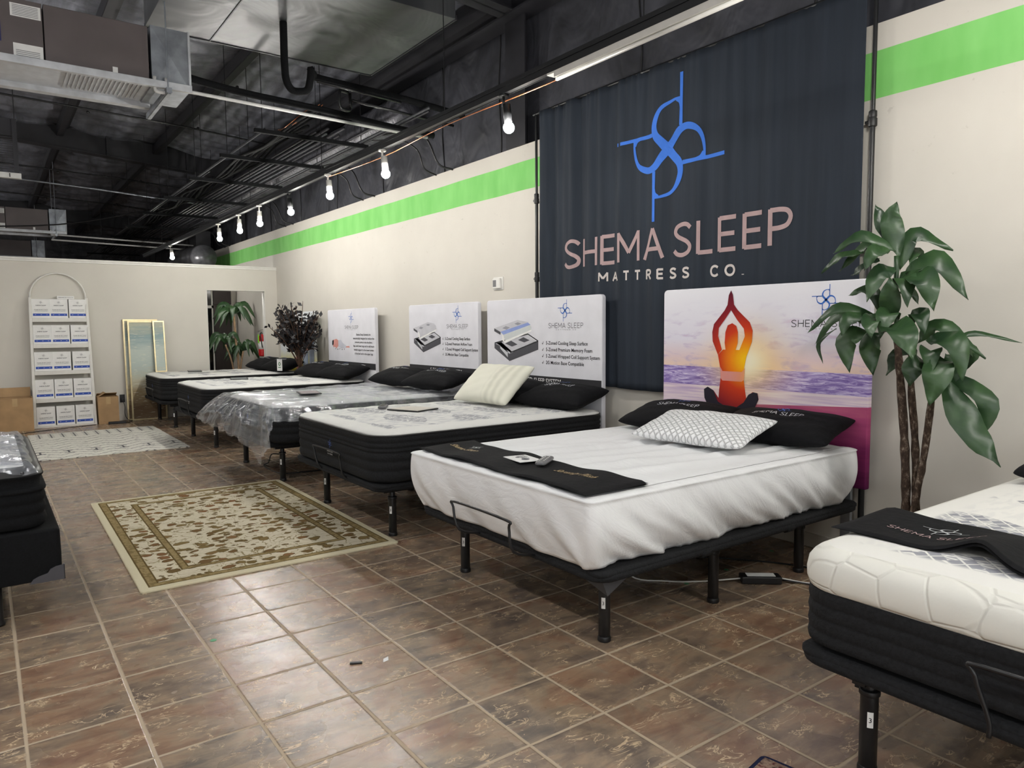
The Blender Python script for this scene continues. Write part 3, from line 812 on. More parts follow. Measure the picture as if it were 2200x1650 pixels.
# C : five zone memory foam
h = headboard(3.375, 1.74, 'white headboard with a blue layered mattress diagram and four bullet lines', zb=.5)
logo_on(h, 2.195, 1.53, .093, M['blue_print']); name_on(h, 2.19, 1.382, .455, .043, M['ink_grey'])
diagram(h, 3.247, 1.095, .684, True)
lines_on(h, [(t, 2.455, 1.238-.057*k, .042, (.545, .60, .69, .50)[k], 'LEFT') for k, t in enumerate(('5-Zoned Cooling Sleep Surface', '5-Zoned Premium Memory Foam', '5 Zoned Wrapped Coil Support System', '2G Motion Base Compatible'))]
         + [('√', 2.51, 1.238-.057*k, .036, .022, 'LEFT') for k in range(4)])
MB().box(HX-.0022, HX-.0012, 1.744, 3.371, .872, .957).build('printed_band', M['ink'], h)
mb = MB(); text_mesh('5-ZONED SLEEP SYSTEM', dev(HX-.003)(2.58, .895, 1.0), .062, 'CENTER', fit=.66, mb=mb); mb.build('printed_system_name', M['paper'], h)
# D : airflow foam
h = headboard(4.985, 3.535, 'white headboard with a grey layered mattress diagram above the plastic wrapped bed', zb=.5)
logo_on(h, 3.927, 1.53, .091, M['blue_print']); name_on(h, 3.93, 1.386, .42, .040, M['ink_grey'])
diagram(h, 4.869, 1.135, .602, False)
lines_on(h, [(t, 4.176, 1.262-.056*k, .041, (.495, .53, .635, .46)[k], 'LEFT') for k, t in enumerate(('5-Zoned Cooling Sleep Surface', '5-Zoned Premium Airflow Foam', '3 Zoned Wrapped Coil Support System', '2G Motion Base Compatible'))]
         + [('√', 4.23, 1.262-.056*k, .036, .02, 'LEFT') for k in range(4)])
MB().box(HX-.0022, HX-.0012, 3.539, 4.981, .892, .974).build('printed_band', M['ink'], h)
mb = MB(); text_mesh('5-ZONED SLEEP SYSTEM', dev(HX-.003)(4.17, .912, 1.0), .058, 'CENTER', fit=.65, mb=mb); mb.build('printed_system_name', M['paper'], h)
# E : sleeping figure
h = headboard(7.43, 5.885, 'white headboard with a small picture of a person lying on one side and text', zb=.5)
logo_on(h, 6.613, 1.53, .088, M['blue_print']); name_on(h, 6.61, 1.386, .44, .042, M['ink_grey'])
lines_on(h, [(t, 6.24, 1.297-.050*k, .036, (.44, .645, .53, .64, .61, .56)[k], 'CENTER') for k, t in enumerate(('Shema Sleep Systems are', 'anatomically designed to reduce the', 'pressure points in the shoulders,', 'hips, and lower legs and to add much', 'needed support to the lower lumbar', 'of the back and to the upper legs'))])
sk = simple('print_skin', (214,150,140), .8, 0, .02); wt = simple('print_sheet', (196,198,208), .8, 0, .02)
mb = MB(); poly_on(mb, 7.263, 1.17, 1.1, [(0,.02),(.03,.055),(.12,.07),(.19,.05),(.20,-.01),(.12,-.05),(.06,-.03),(.02,-.04)], HX-.0016); poly_on(mb, 7.263, 1.17, 1.1, [(.40,-.02),(.52,-.015),(.53,-.035),(.40,-.035)], HX-.0016)
mb.build('printed_body', sk, h)
mb = MB(); poly_on(mb, 7.263, 1.17, 1.1, [(.18,.05),(.26,.06),(.32,.02),(.42,-.01),(.42,-.04),(.28,-.05),(.18,-.03)], HX-.0018); mb.build('printed_clothes', wt, h)
mb = MB(); poly_on(mb, 7.263, 1.17, 1.1, [(-.02,.0),(-.015,.04),(.02,.06),(.04,.04),(.03,.0),(.0,-.02)], HX-.002)
for k in range(5): poly_on(mb, 7.16-.075*k, 1.095, 1, [(-.014,0),(.014,0),(0,.022)] if k % 2 else [(-.012,.02),(.012,.02),(0,0)], HX-.002)
mb.build('printed_marks', M['ink'], h)
MB().box(HX-.0022, HX-.0012, 5.889, 7.426, .86, .94).build('printed_band', M['ink'], h)
mb = MB(); text_mesh('4-ZONED SLEEP SYSTEM', dev(HX-.003)(6.52, .878, 1.0), .056, 'CENTER', fit=.64, mb=mb); mb.build('printed_system_name', M['paper'], h)
# F : outdoor picture seen behind the dark leaved tree
n = NB('printed_meadow', .85, 0, .2); x, y, z = n.co()
f = z+n.noise(None, 6, 3)*.12
n.color(n.ramp(f*0.9, [(.50,(58,66,40)),(.62,(92,98,44)),(.74,(192,178,70)),(.86,(226,222,168)),(1.0,(226,230,232))]))
h = headboard(9.50, 7.98, 'headboard printed with a yellow green meadow and people, behind the dark leaved tree', front=n.m, zb=.5)
jean = simple('print_pale_denim', (176,190,212), .85, 0, .05)
mb = MB(); poly_on(mb, 8.45, .55, 1, [(0,0),(.20,0),(.22,.55),(.16,.72),(.05,.72),(-.02,.5)], HX-.0016); poly_on(mb, 8.20, .55, 1, [(0,0),(.2,0),(.21,.62),(.12,.80),(.02,.76)], HX-.0016); mb.build('printed_jeans', jean, h)
mb = MB(); poly_on(mb, 8.78, .55, 1, [(0,.25),(.08,.15),(.16,.2),(.18,.5),(.12,.62),(.03,.6)], HX-.0019)
for yy, zz in ((8.55, 1.33), (8.30, 1.30), (8.62, 1.20)): poly_on(mb, yy, zz, .10, [(cos(k*pi/5), sin(k*pi/5)) for k in range(10)], HX-.0019)
poly_on(mb, 8.5, 1.1, 1, [(0,0),(.25,-.05),(.27,.05),(.05,.1)], HX-.0019); mb.build('printed_skin', sk, h)
# B : yoga at sunset
n = NB('printed_sunset_sea', .85, 0, .2); x, y, z = n.co()          # object origin = headboard base centre
dy = y-.05; dz = z-1.16; d2 = (dy*dy+dz*dz*1.6).sqrt()
glow = n.step(d2, .62, .0)
cloud = n.noise(n.vec(0.0, y*1.6, z*6.0), 3.2, 5, .6, .4)
sky = n.ramp(z, [(0.0,(0,0,0)),(1.0,(0,0,0))])
zz = n.math('MULTIPLY', z-1.113, 1/.54)
sky = n.ramp(zz, [(0,(236,208,190)),(.12,(228,204,206)),(.35,(226,222,234)),(1,(234,234,240))])
sky = n.mix(n.step(cloud, .50, .68)*n.step(z, 1.62, 1.2)*.75, sky, (190,172,206))
sky = n.mix(n.step(cloud, .60, .74)*n.step(z, 1.5, 1.3)*.5, sky, (222,180,186))
wave = n.noise(n.vec(0.0, y*2.5, z*26.0), 3.0, 5, .7, 1.0)
sea = n.ramp(wave, [(.32,(98,74,150)),(.46,(146,124,190)),(.56,(196,180,220)),(.68,(232,222,238))])
foam = n.ramp(n.noise(n.vec(0.0, y*1.2, z*30.0), 2.0, 4), [(.3,(196,170,206)),(.55,(232,214,222)),(.7,(240,230,232))])
sand = n.ramp(n.noise(n.vec(0.0, y*1.5, z*9.0), 2.2, 4)*.35+n.math('MULTIPLY', z-.5, 1.1), [(.10,(74,16,62)),(.32,(128,42,92)),(.58,(172,74,118)),(.72,(196,110,130))])
c = n.mix(z > 1.113, sea, sky); c = n.mix(z > .985, foam, c)
c = n.mix((z+y*.055) > .885, sand, c)
c = n.mix(glow*glow*.85*n.step(z, .6, .85), c, (255,214,120)); c = n.mix(n.step(d2, .22, .02), c, (255,246,214))
n.color(c); n.bump(n.noise(None, 6, 3), .15, .01)
h = headboard(1.09, -.43, 'headboard printed with a person meditating on a beach at sunset', front=n.m, zb=.455)
logo_on(h, -.163, 1.54, .09, M['blue_print']); name_on(h, -.17, 1.382, .46, .042, M['ink'])
def spoly(pts): return [(p[0], p[1]) for p in pts]
# outline, a to the right from y = .60, b up from z = .80, metres
body = [(-.165,.0),(-.235,.10),(-.24,.165),(-.205,.185),(-.15,.16),(-.105,.105),(-.10,.17),(-.085,.28),(-.095,.34),(-.115,.43),(-.165,.53),(-.17,.60),(-.155,.66),(-.06,.76),(-.035,.80),(-.025,.86),(-.005,.905),(.010,.86),(.022,.80),(.055,.76),(.16,.67),(.185,.61),(.18,.53),(.135,.42),(.12,.35),(.112,.28),(.13,.17),(.14,.12),(.19,.17),(.235,.165),(.245,.12),(.20,.03),(.15,-.04),(-.05,-.06)]
hole = [(-.05,.45),(-.095,.52),(-.10,.58),(-.085,.625),(-.015,.71),(.0,.73),(.02,.71),(.10,.64),(.115,.60),(.10,.53),(.06,.44)]
n = NB('printed_silhouette', .85, 0, .2); x, y, z = n.co()
d2 = ((y-.06)*(y-.06)+(z-1.17)*(z-1.17)).sqrt()
n.color(n.ramp(d2, [(.02,(255,196,20)),(.12,(240,132,22)),(.20,(206,62,28)),(.34,(132,30,40)),(.50,(70,26,48)),(.62,(30,22,44))]))
mb = MB()
def sil(pts, k): poly_on(mb, .50, .81, .9, pts, HX-.0016-.0004*k)
sil([(-.105,.105),(-.10,.17),(-.085,.28),(-.095,.34),(-.115,.43),(-.07,.47),(.08,.47),(.135,.42),(.12,.35),(.112,.28),(.13,.17),(.14,.12),(.10,.0),(-.05,.0)], 0)          # trunk
sil([(-.165,-.02),(-.235,.10),(-.24,.165),(-.205,.185),(-.15,.16),(-.09,.09),(.0,.05),(.12,.09),(.19,.17),(.235,.165),(.245,.12),(.20,.03),(.15,-.04),(-.05,-.06)], 1)     # crossed legs
sil([(-.115,.43),(-.165,.53),(-.17,.60),(-.155,.66),(-.06,.76),(-.035,.80),(-.025,.87),(-.005,.905),(-.003,.76),(-.05,.70),(-.11,.63),(-.115,.57),(-.08,.47)], 2)             # left arm
sil([(.135,.42),(.18,.53),(.185,.61),(.16,.67),(.055,.76),(.022,.80),(.012,.87),(-.005,.905),(-.003,.76),(.05,.69),(.11,.625),(.12,.57),(.07,.46)], 2)                      # right arm
sil([(-.045,.46),(-.055,.52),(-.05,.60),(-.03,.65),(.01,.665),(.045,.645),(.06,.60),(.06,.52),(.04,.46),(.03,.40),(.01,.30),(-.03,.24),(-.05,.34)], 3)                     # head and long hair
mb.build('printed_person', n.m, h)
mb = MB(); poly_on(mb, .50, .81, .9, [(-.09,.34),(-.07,.31),(.10,.31),(.125,.34),(.12,.255),(.10,.24),(-.07,.24),(-.088,.26)], HX-.0032)
nb = NB('printed_top', .85); x, y, z = nb.co(); nb.color(nb.ramp(y*3.0+.5, [(.3,(255,190,40)),(.8,(230,150,120)),(1,(226,150,140))])); mb.build('printed_sports_top', nb.m, h)
mb = MB(); poly_on(mb, .50, .81, .9, [(-.165,-.02),(-.235,.10),(-.24,.165),(-.205,.185),(-.15,.16),(-.11,.08),(-.02,.04),(.06,.05),(.12,.09),(.16,.15),(.20,.17),(.235,.165),(.245,.12),(.20,.03),(.15,-.04),(-.05,-.06)], HX-.0034); mb.build('printed_trousers', simple('print_black', (26,20,36), .85, 0, .1), h)
# ------------------------------------------------------------------ banner on its stand
BX = 4.03
def fold(y, z):
    """pushed-out depth of the cloth; fuller at the far (left) end, flat at the near end"""
    t = max(0, min(1, (y+.2)/2.8)); a = .004+.017*t*t
    top = max(0, (z-3.0)/.25)
    s = a*(sin(y*19+.5*sin(z*2.1))+.6*sin(y*33+1.3+.4*sin(z*3))+.3*sin(y*57))*(.6+.4*t)
    s += .004*top*sin(y*95+2*sin(y*13))*(0.3+t)
    s -= .006*math.exp(-((y-.28)/.02)**2)*.5
    return BX+.012+s
def ztop(y): return 3.285
def zbot(y): return .90+.004*sin(y*8)
bm_ = MB(); bm_.grid(lambda u, v: (fold(-.31+2.92*u, zbot(0)+(ztop(-.31+2.92*u)-zbot(0))*v), -.31+2.92*u, zbot(-.31+2.92*u)+(ztop(-.31+2.92*u)-zbot(-.31+2.92*u))*v), 260, 40)
bn = NB('banner_cloth', .8, 0, .25); x, y, z = bn.co(); bn.color(bn.ramp(bn.noise(bn.vec(x, y*8, z*.5), 2, 3), [(.3,(38,44,53)),(.7,(44,51,61))])); bn.bump(bn.noise(bn.vec(x, y*9, z*.7), 4, 4), .25, .01)
ban = empty('store_banner', (BX, 1.15, .9), 'large dark slate cloth banner with a blue four petal emblem and the store name', 'banner')
bm_.build('banner_cloth', bn.m, ban, smooth=True, solid=.0015)
def bf(y0, z0, s): return lambda a, b: (fold(y0-a*s, z0+b*s)-.004, y0-a*s, z0+b*s)
strokes_mb(logo_strokes(), bf(1.145, 2.675, .508)).build('banner_emblem', M['banner_blue'], ban)
f = bf(0, 0, 1)
def slanted(z0, slope, y0):
    return lambda a, b: (lambda y, z: (fold(y, z)-.004, y, z))(-a, z0+b+slope*(-a-y0))
strokes_mb(text_strokes('SHEMA SLEEP', -2.285, -.125, 0, .228, .030, gap=.16, space=.20), slanted(1.895, -.003, 1.2)).build('banner_name', M['banner_rose'], ban)
strokes_mb(text_strokes('MATTRESS CO.', -1.86, -.47, 0, .070, .0165, gap=.55, space=1.2), slanted(1.758, .022, 1.86)).build('banner_subtitle', M['banner_white'], ban)
st = empty('backdrop_stand', (BX, 1.15, 0), 'black telescopic backdrop stand carrying the big dark banner', 'stand')
for y, zt in ((-.355, 3.30), (2.705, 3.30)):
    b = MB(); xx = BX+.025
    b.lathe([(.017,.0),(.017,1.83)], (xx, y, 0), 14).lathe([(.0145,1.83),(.0145,2.52)], (xx, y, 0), 14).lathe([(.012,2.52),(.012,zt)], (xx, y, 0), 14)
    p = b.build('upright', M['black_metal'], st, smooth=True, autosm=True)
    for zc in (1.80, 2.50):
        c = MB(); c.lathe([(.018,0),(.024,.004),(.024,.045),(.019,.05),(.022,.055),(.022,.085),(.016,.09)], (xx, y, zc), 16); c.obox((xx, y+.03, zc+.03), (.006,0,0), (0,.012,0), (0,0,.008)); c.build('clamp_collar', M['black_plastic'], p, smooth=True, autosm=True)
    b = MB(); b.box(xx-.05, xx+.04, y-.03, y+.03, 0, .006); b.build('foot_plate', M['black_metal'], st, bevel=.002)
MB().tube([(BX+.025, -.40, 3.287), (BX+.025, 2.74, 3.287)], .0125, 10).build('crossbar', M['black_metal'], st, smooth=True)

# ------------------------------------------------------------------ rugs
def rug_mat_beige():
    n = NB('floral_wool_rug', .95, 0, .1); x, y, z = n.co()
    W, L = 1.51, 2.43; ax = x.abs(); ay = y.abs()
    ex = W/2-ax; ey = L/2-ay; e = ex.min(ey)
    # vines and flowers
    w = n.noise(n.vec(x, y, 0.0), 6.0, 2, .5, .3)
    v1 = n.voro(n.vec(x+w*.10, y*1.15+w*.10, 0.0), 11.0, 'F1', 0, .75)
    rr = n.voro(n.vec(x+w*.10, y*1.15+w*.10, 0.0), 11.0, 'F1', 1, .75)
    fl = n.step(v1+n.noise(None, 28, 3)*.35, .64, .57)
    outl = n.step((v1+n.noise(None, 28, 3)*.35-.58).abs(), .05, .02)
    vine = n.step((n.noise(n.vec(x, y, 2.0), 8.5, 2, .5, 1.2)-.5).abs(), .022, .010)
    sep = n.t.nodes.new('ShaderNodeSeparateColor'); n.t.links.new(rr.s, sep.inputs[0]); rnd = V_(n, sep.outputs[0])
    fc = n.ramp(rnd, [(.0,(112,94,56)),(.45,(126,106,68)),(.7,(128,92,60)),(1,(100,84,50))])
    cream = n.ramp(n.noise(None, 60, 2), [(.3,(198,188,164)),(.7,(208,199,176))])
    c = n.mix(vine*.8, cream, (124,108,66)); c = n.mix(fl, c, fc); c = n.mix(outl*.75, c, (92,76,44))
    band = n.mix(n.step(n.noise(None, 42, 3), .48, .56)*.6, (146,128,88), (104,86,54))
    def bnd(c, lo, hi):
        m = (e > lo)*(e < hi); c = n.mix(m, c, band)
        l = n.step((e-lo).abs(), .006, .003).max(n.step((e-hi).abs(), .006, .003)); return n.mix(l, c, (94,78,44))
    c = bnd(c, .05, .10); c = bnd(c, .255, .295)
    c = n.mix(e < .045, c, (206,197,168))
    n.color(c); n.bump(n.noise(None, 160, 2)+fl*.4, .5, .004); return n.m
def rug(cx, cy, W, L, t, mat, label, rz=0, r=.02):
    b = MB(); rings = [rr_ring(W, L, r, o, z, n=4) for o, z in ((0,0),(0,t*.7),(-.004,t),(-.03,t+.001),(-.2,t+.001))]
    b.loft(rings, True, True); o = b.build('rug', mat, None, smooth=False)
    o.data.transform(Matrix.Translation(o.location)); o.location = (cx, cy, .001); o.rotation_euler = (0, 0, rz)
    return tag(o, label, 'rug')
rug(1.325, 2.862, 1.51, 2.44, .011, rug_mat_beige(), 'beige and gold floral rug with a bordered edge on the tile floor', rz=-.010)
n = NB('white_woven_rug', .95, 0, .1); x, y, z = n.co()
ly = y+1.18                                                    # 0 near edge .. 2.36 far edge
wig = n.noise(n.vec(x*3.0, y*3.0, 0.0), 6, 2)*.06
za = ((x*2.9+wig).pp(0.5)-.25)*.34
base = n.ramp(n.noise(None, 80, 2), [(.3,(206,203,192)),(.7,(218,215,205))])
lines = n.step((((ly+za+wig)*5.2).pp(0.5)), .085, .035)*n.step(n.noise(n.vec(x*2, y*9, 0), 8, 2), .36, .42)
c = n.mix(lines*.9*((ly < 1.78)*1.0), base, (92,88,90))
px = ((x+.05)*7.6).fract()-.5
comb = n.step(px.abs(), .07, .045)*(ly > 1.86)*(ly < 2.28)
bars = n.step(px.abs(), .30, .24)*n.step((ly*12.5).pp(0.5), .14, .08)*(ly > 1.86)*(ly < 2.28)
c = n.mix(comb.max(bars)*.9, c, (84,82,88))
hx = ((x+.02)*3.6).fract()-.5
hh = (n.step(hx.abs(), .05, .03)*((ly-.52).abs() < .10)).max(n.step(hx.abs(), .20, .16)*n.step(((ly-.52).abs()-.09).abs(), .022, .012))
c = n.mix(hh*.9, c, (72,70,76))
dot = n.step(n.voro(n.vec(x*1.0, y*2.0, 0.0), 9.0), .20, .13)*(ly < 1.8)
c = n.mix(dot*.8, c, (92,90,94)); n.color(c); n.bump(n.noise(None, 150, 2), .5, .004)
rug(1.125, 7.80, 1.52, 2.34, .008, n.m, 'white rug with thin black tribal marks in front of the shelf')
n = NB('dark_oriental_rug', .95, 0, .1); x, y, z = n.co()
e = (x.abs()-.45).abs().min((y.abs()-.30).abs()); inside = n.noise(None, 45, 4)
c = n.ramp(inside, [(.35,(64,44,44)),(.5,(150,128,112)),(.65,(96,52,48)),(.8,(70,72,96))])
ring = (x.abs() > .436).max(y.abs() > .286)
c = n.mix(ring, c, (32,36,62)); n.color(c)
o = rug(1.96, -1.66, .90, .60, .008, n.m, 'corner of a small navy edged oriental rug at the bottom of the picture', rz=1.10)
o.location = (0, 0, .001)
_c = Vector((1.926, -1.182)); _r = Matrix.Rotation(.17, 2); _l = _r @ Vector((.45, .30)); o.rotation_euler = (0, 0, .17); o.location = (_c.x-_l.x, _c.y-_l.y, .001)

# ------------------------------------------------------------------ bed L at the left edge
root = empty('box_spring', (-.60, 2.28, 0), 'black box spring with a grey plastic corner guard at the left edge', 'box spring')
b = MB(); bx = dict(cx=.205-1.0, cy=2.28)
b.loft([rr_ring(2.0, 1.54, .03, o, z, n=5, **bx) for o, z in ((-.02,.205),(0,.215),(.002,.33),(0,.44),(-.01,.45),(-.03,.452))])
b.build('box_cover', M['black_fabric'], root, smooth=True, autosm=True)
cg = MB(); x0, y0 = .211, 1.504
cg.prism([(x0-.14, y0, .203), (x0+.003, y0, .203), (x0+.003, y0, .275), (x0-.03, y0, .272), (x0-.055, y0, .262), (x0-.065, y0, .245), (x0-.10, y0, .236), (x0-.125, y0, .225)], (0, .003, 0))
cg.prism([(x0+.001, y0, .203), (x0+.001, y0+.14, .203), (x0+.001, y0+.13, .225), (x0+.001, y0+.07, .24), (x0+.001, y0+.05, .262), (x0+.001, y0+.03, .272), (x0+.001, y0, .275)], (.003, 0, 0))
cg.build('corner_guard', simple('grey_translucent_plastic', (62,62,68), .3, 0, .05), root)
for lx, ly in ((-.06, 1.62), (-.06, 2.9), (-1.6, 1.62), (-1.6, 2.9)):
    lg = MB().lathe([(.03,.0),(.032,.01),(.025,.03),(.025,.21)], (lx, ly, 0), 16).build('leg', M['black_plastic'], root, smooth=True, autosm=True)
root = empty('mattress', (-.60, 2.28, .455), 'black ribbed mattress partly wrapped in clear film at the left edge', 'mattress')
b = MB(); prof = [(.455,-.03),(.462,-.005)]
for a_, c_ in ((.462,.52),(.52,.575),(.575,.63)):
    for t in (.15,.5,.85): prof.append((a_+(c_-a_)*t, .002 if t != .5 else .009))
    prof.append((c_, -.003))
prof += [(.634,.010),(.642,.012),(.65,.004),(.655,-.012),(.69,-.010),(.70,-.004),(.706,.003),(.713,.002)]
prof = sorted(prof)
lx = dict(cx=.165-1.0, cy=2.28)
b.loft([rr_ring(2.0, 1.50, .12, o-.01, z, n=8, **lx) for z, o in prof], True, False); b.build('border', M['black_fabric'], root, smooth=True)
b = MB(); b.loft([rr_ring(2.0, 1.50, .12, o-.01, z, n=8, **lx) for z, o in ((.712,.0),(.725,-.006),(.738,-.022),(.746,-.05),(.750,-.075))], False, False); b.build('top_edge', M['black_plastic'], root, smooth=True)
b = MB(); b.loft([rr_ring(2.0, 1.50, .12, o-.01, z, n=8, **lx) for z, o in ((.750,-.075),(.756,-.12),(.758,-.3),(.758,-.5),(.758,-.73))], False, True); b.build('top_panel', M['quilt_c'], root, smooth=True)
# clear film
def film_mat():
    m = bpy.data.materials.new('clear_plastic_film'); m.use_nodes = True; t = m.node_tree; t.nodes.clear()
    out = t.nodes.new('ShaderNodeOutputMaterial'); mix = t.nodes.new('ShaderNodeMixShader'); tr = t.nodes.new('ShaderNodeBsdfTransparent'); mix2 = t.nodes.new('ShaderNodeMixShader')
    gl = t.nodes.new('ShaderNodeBsdfGlossy'); df = t.nodes.new('ShaderNodeBsdfDiffuse'); fr = t.nodes.new('ShaderNodeLayerWeight'); fr.inputs[0].default_value = .22
    tc = t.nodes.new('ShaderNodeTexCoord'); no = t.nodes.new('ShaderNodeTexNoise'); no.inputs['Scale'].default_value = 9; no.inputs['Detail'].default_value = 6; no.inputs['Distortion'].default_value = 1.2
    no2 = t.nodes.new('ShaderNodeTexNoise'); no2.inputs['Scale'].default_value = 4; no2.inputs['Detail'].default_value = 4; no2.inputs['Distortion'].default_value = 2.0
    bp = t.nodes.new('ShaderNodeBump'); bp.inputs['Strength'].default_value = .6; bp.inputs['Distance'].default_value = .018
    t.links.new(tc.outputs['Object'], no.inputs['Vector']); t.links.new(tc.outputs['Object'], no2.inputs['Vector']); t.links.new(no.outputs[0], bp.inputs['Height'])
    for nd in (gl, df, fr): t.links.new(bp.outputs[0], nd.inputs['Normal'])
    gl.inputs['Roughness'].default_value = .12; gl.inputs['Color'].default_value = (.95,.97,1,1); df.inputs['Color'].default_value = (.80,.83,.88,1)
    tr.inputs['Color'].default_value = (.97,.98,1,1)
    mr = t.nodes.new('ShaderNodeMapRange'); mr.inputs[1].default_value = .52; mr.inputs[2].default_value = .75; mr.inputs[3].default_value = .10; mr.inputs[4].default_value = .36
    t.links.new(no2.outputs[0], mr.inputs[0]); t.links.new(mr.outputs[0], mix2.inputs[0])
    t.links.new(tr.outputs[0], mix2.inputs[1]); t.links.new(df.outputs[0], mix2.inputs[2])
    fm = t.nodes.new('ShaderNodeMath'); fm.operation = 'MULTIPLY_ADD'; fm.inputs[1].default_value = .55; fm.inputs[2].default_value = .05; t.links.new(fr.outputs['Facing'], fm.inputs[0]); t.links.new(fm.outputs[0], mix.inputs[0]); t.links.new(mix2.outputs[0], mix.inputs[1]); t.links.new(gl.outputs[0], mix.inputs[2])
    t.links.new(mix.outputs[0], out.inputs[0]); return m
FILM = film_mat()
def film_fn(u, v):
    x = .155-1.5*(1-u); y = 1.545+1.47*v; e = max(0, (u-.955)/.045, (.05-v)/.05, (v-.95)/.05)
    return (x-.02*e*(u > .955), y, .766+.006*abs(sin(u*37+v*9))*(1-e)+.005*abs(sin(v*41+u*19))*(1-e)+.004*sin(u*90+v*30)-.045*e**1.6)
b = MB(); b.grid(film_fn, 90, 80)
tag(b.build('plastic_film', FILM, None, smooth=True), 'clear film lying on the black mattress at the left edge', 'plastic sheet')
# ---- plastic sheet over bed D
def drape(u, v):
    """u from the head (0) over the foot and down (1); v across from the near (0) to the far side (1)"""
    y0, y1 = 3.60, 5.27; tu = .70
    w = .004*sin(u*31+v*9+2*sin(v*7))+.004*sin(v*41+3*sin(u*7))+.003*sin(u*83-v*33)
    cr = .012*max(0, sin(u*9.0+v*14+2*sin(v*3+u*4)))**6+.010*max(0, sin(u*21-v*17+1.5*sin(u*9)))**8
    y = y0+(y1-y0)*v
    side = max(0, (.07-v)/.07, (v-.94)/.06)
    if u < tu:
        x = 3.92-(3.92-1.945)*u/tu
        z = .745+abs(w)+cr-.15*side**1.3
        return (x, y+(-.02 if v < .5 else .02)*side+w, z)
    d = (u-tu)/(1-tu)
    g = math.exp(-((v-.22)/.10)**2)
    zb = .47-.10*(1-v)-.17*g+.03*math.exp(-(v/.06)**2)+.012*sin(v*47)
    xb = 1.70+.12*(1-v)+.07*g; yb = 3.40+(5.38-3.40)*v-(v-.22)*g*.55
    a = d**.9; fan = v+(.22-v)*.25*d
    x = 1.945+(xb-1.945)*sin(a*pi/2)**1.0; yy = y+(yb-y)*a; z0_ = .75-.15*side**1.3*(1-a)
    z = z0_+(zb-z0_)*(a**1.5)
    r = (.008*sin(fan*40+2.2*sin(d*3.1))+.006*sin(fan*87+d*5)+.004*sin(fan*170))*min(1, d*2.2)*(1-.5*g)
    r2 = .010*max(0, sin(d*11+fan*9+2*sin(fan*13)))**5
    return (x-r-r2, yy+.4*r, z+.35*r+abs(w)*.5*(1-d))
b = MB(); b.grid(drape, 200, 190)
tag(b.build('plastic_sheet', FILM, None, smooth=True), 'wrinkled clear plastic sheet draped over the foot of the middle bed', 'plastic sheet')
# ------------------------------------------------------------------ things on the beds
def throw(cx, cy, dx, dyy, rz, label, words, sheet_top, wave=None, skew=0.0, th=.012):
    """folded black runner across the foot of a bed"""
    root = empty('foot_throw', (cx, cy, sheet_top), label, 'bed throw')
    def top(u, v):
        x = -dx/2+dx*u; y = -dyy/2+dyy*v
        z = th+.004*sin(y*9+x*4)+.003*sin(y*21-x*9)
        if wave: z += wave*math.exp(-((y-wave_y)/.09)**2)*(1-u)*.8
        xx = x+.008*sin(y*11)+skew*y
        if wave: xx += -.05*math.exp(-((y-wave_y+.12)/.10)**2)*(1-u)+.05*math.exp(-((y-wave_y-.04)/.07)**2)*(1-u)
        ed = min(u, 1-u, v, 1-v); z -= th*.8*max(0, 1-ed/.02)
        return (cx+xx*cos(rz)-y*sin(rz), cy+xx*sin(rz)+y*cos(rz), sheet_top+max(z, .002))
    b = MB(); b.grid(top, 40, 90)
    n0 = len(b.v); b.add([(p[0], p[1], p[2]-th*.85 if p[2]-th*.85 > sheet_top+.0005 else sheet_top+.0005) for p in b.v[:n0]], [tuple(i for i in reversed(f)) for f in b.f])
    b.build('cloth', M['pillow_black'], root, smooth=True)
    def on(px, py):
        def fn(a, c):
            u = (px+c+dx/2)/dx; v = (py-a+dyy/2)/dyy
            p = top(max(0.03, min(.97, u)), max(.03, min(.97, v))); return (p[0], p[1], p[2]+.0025)
        return fn
    return root, on
wave_y = .40
TB = .7115
t1, on = throw(2.085, .355, .36, 1.46, R_(-1.0), 'folded black throw with white and gold stitching across the foot of the sheeted bed', '', TB)
e = MB(); strokes_mb([([(p[0]*.055, p[1]*.04) for p in L], [(p[0]*.055, p[1]*.04) for p in R]) for L, R in logo_strokes()], on(.075, .50), e); e.build('embroidered_emblem', M['silver_thread'], t1)
e = MB(); text_mesh('Shema Sleep', on(-.02, .655), .058, shear=.35, mb=e); e.build('embroidered_name', M['gold_thread'], t1)
e = MB(); text_mesh('Serenity Plush', on(.0, -.28), .066, shear=.4, squeeze=.72, mb=e); e.build('embroidered_model', M['gold_thread'], t1)
wave_y = .32
t2, on = throw(2.39, -2.0, .37, 1.54, R_(0), 'folded black throw with white stitched emblem across the foot of the right foreground bed', '', .7195, wave=.05)
e = MB(); strokes_mb(logo_strokes(), lambda a, b: on(.03, .50)(a*.075, b*.055), e); e.build('embroidered_emblem', M['silver_thread'], t2)
e = MB(); strokes_mb(text_strokes('SHEMA SLEEP', -.14, .14, 0, .030, .0035), on(-.075, .50), e); e.build('embroidered_name', M['banner_rose'], t2)
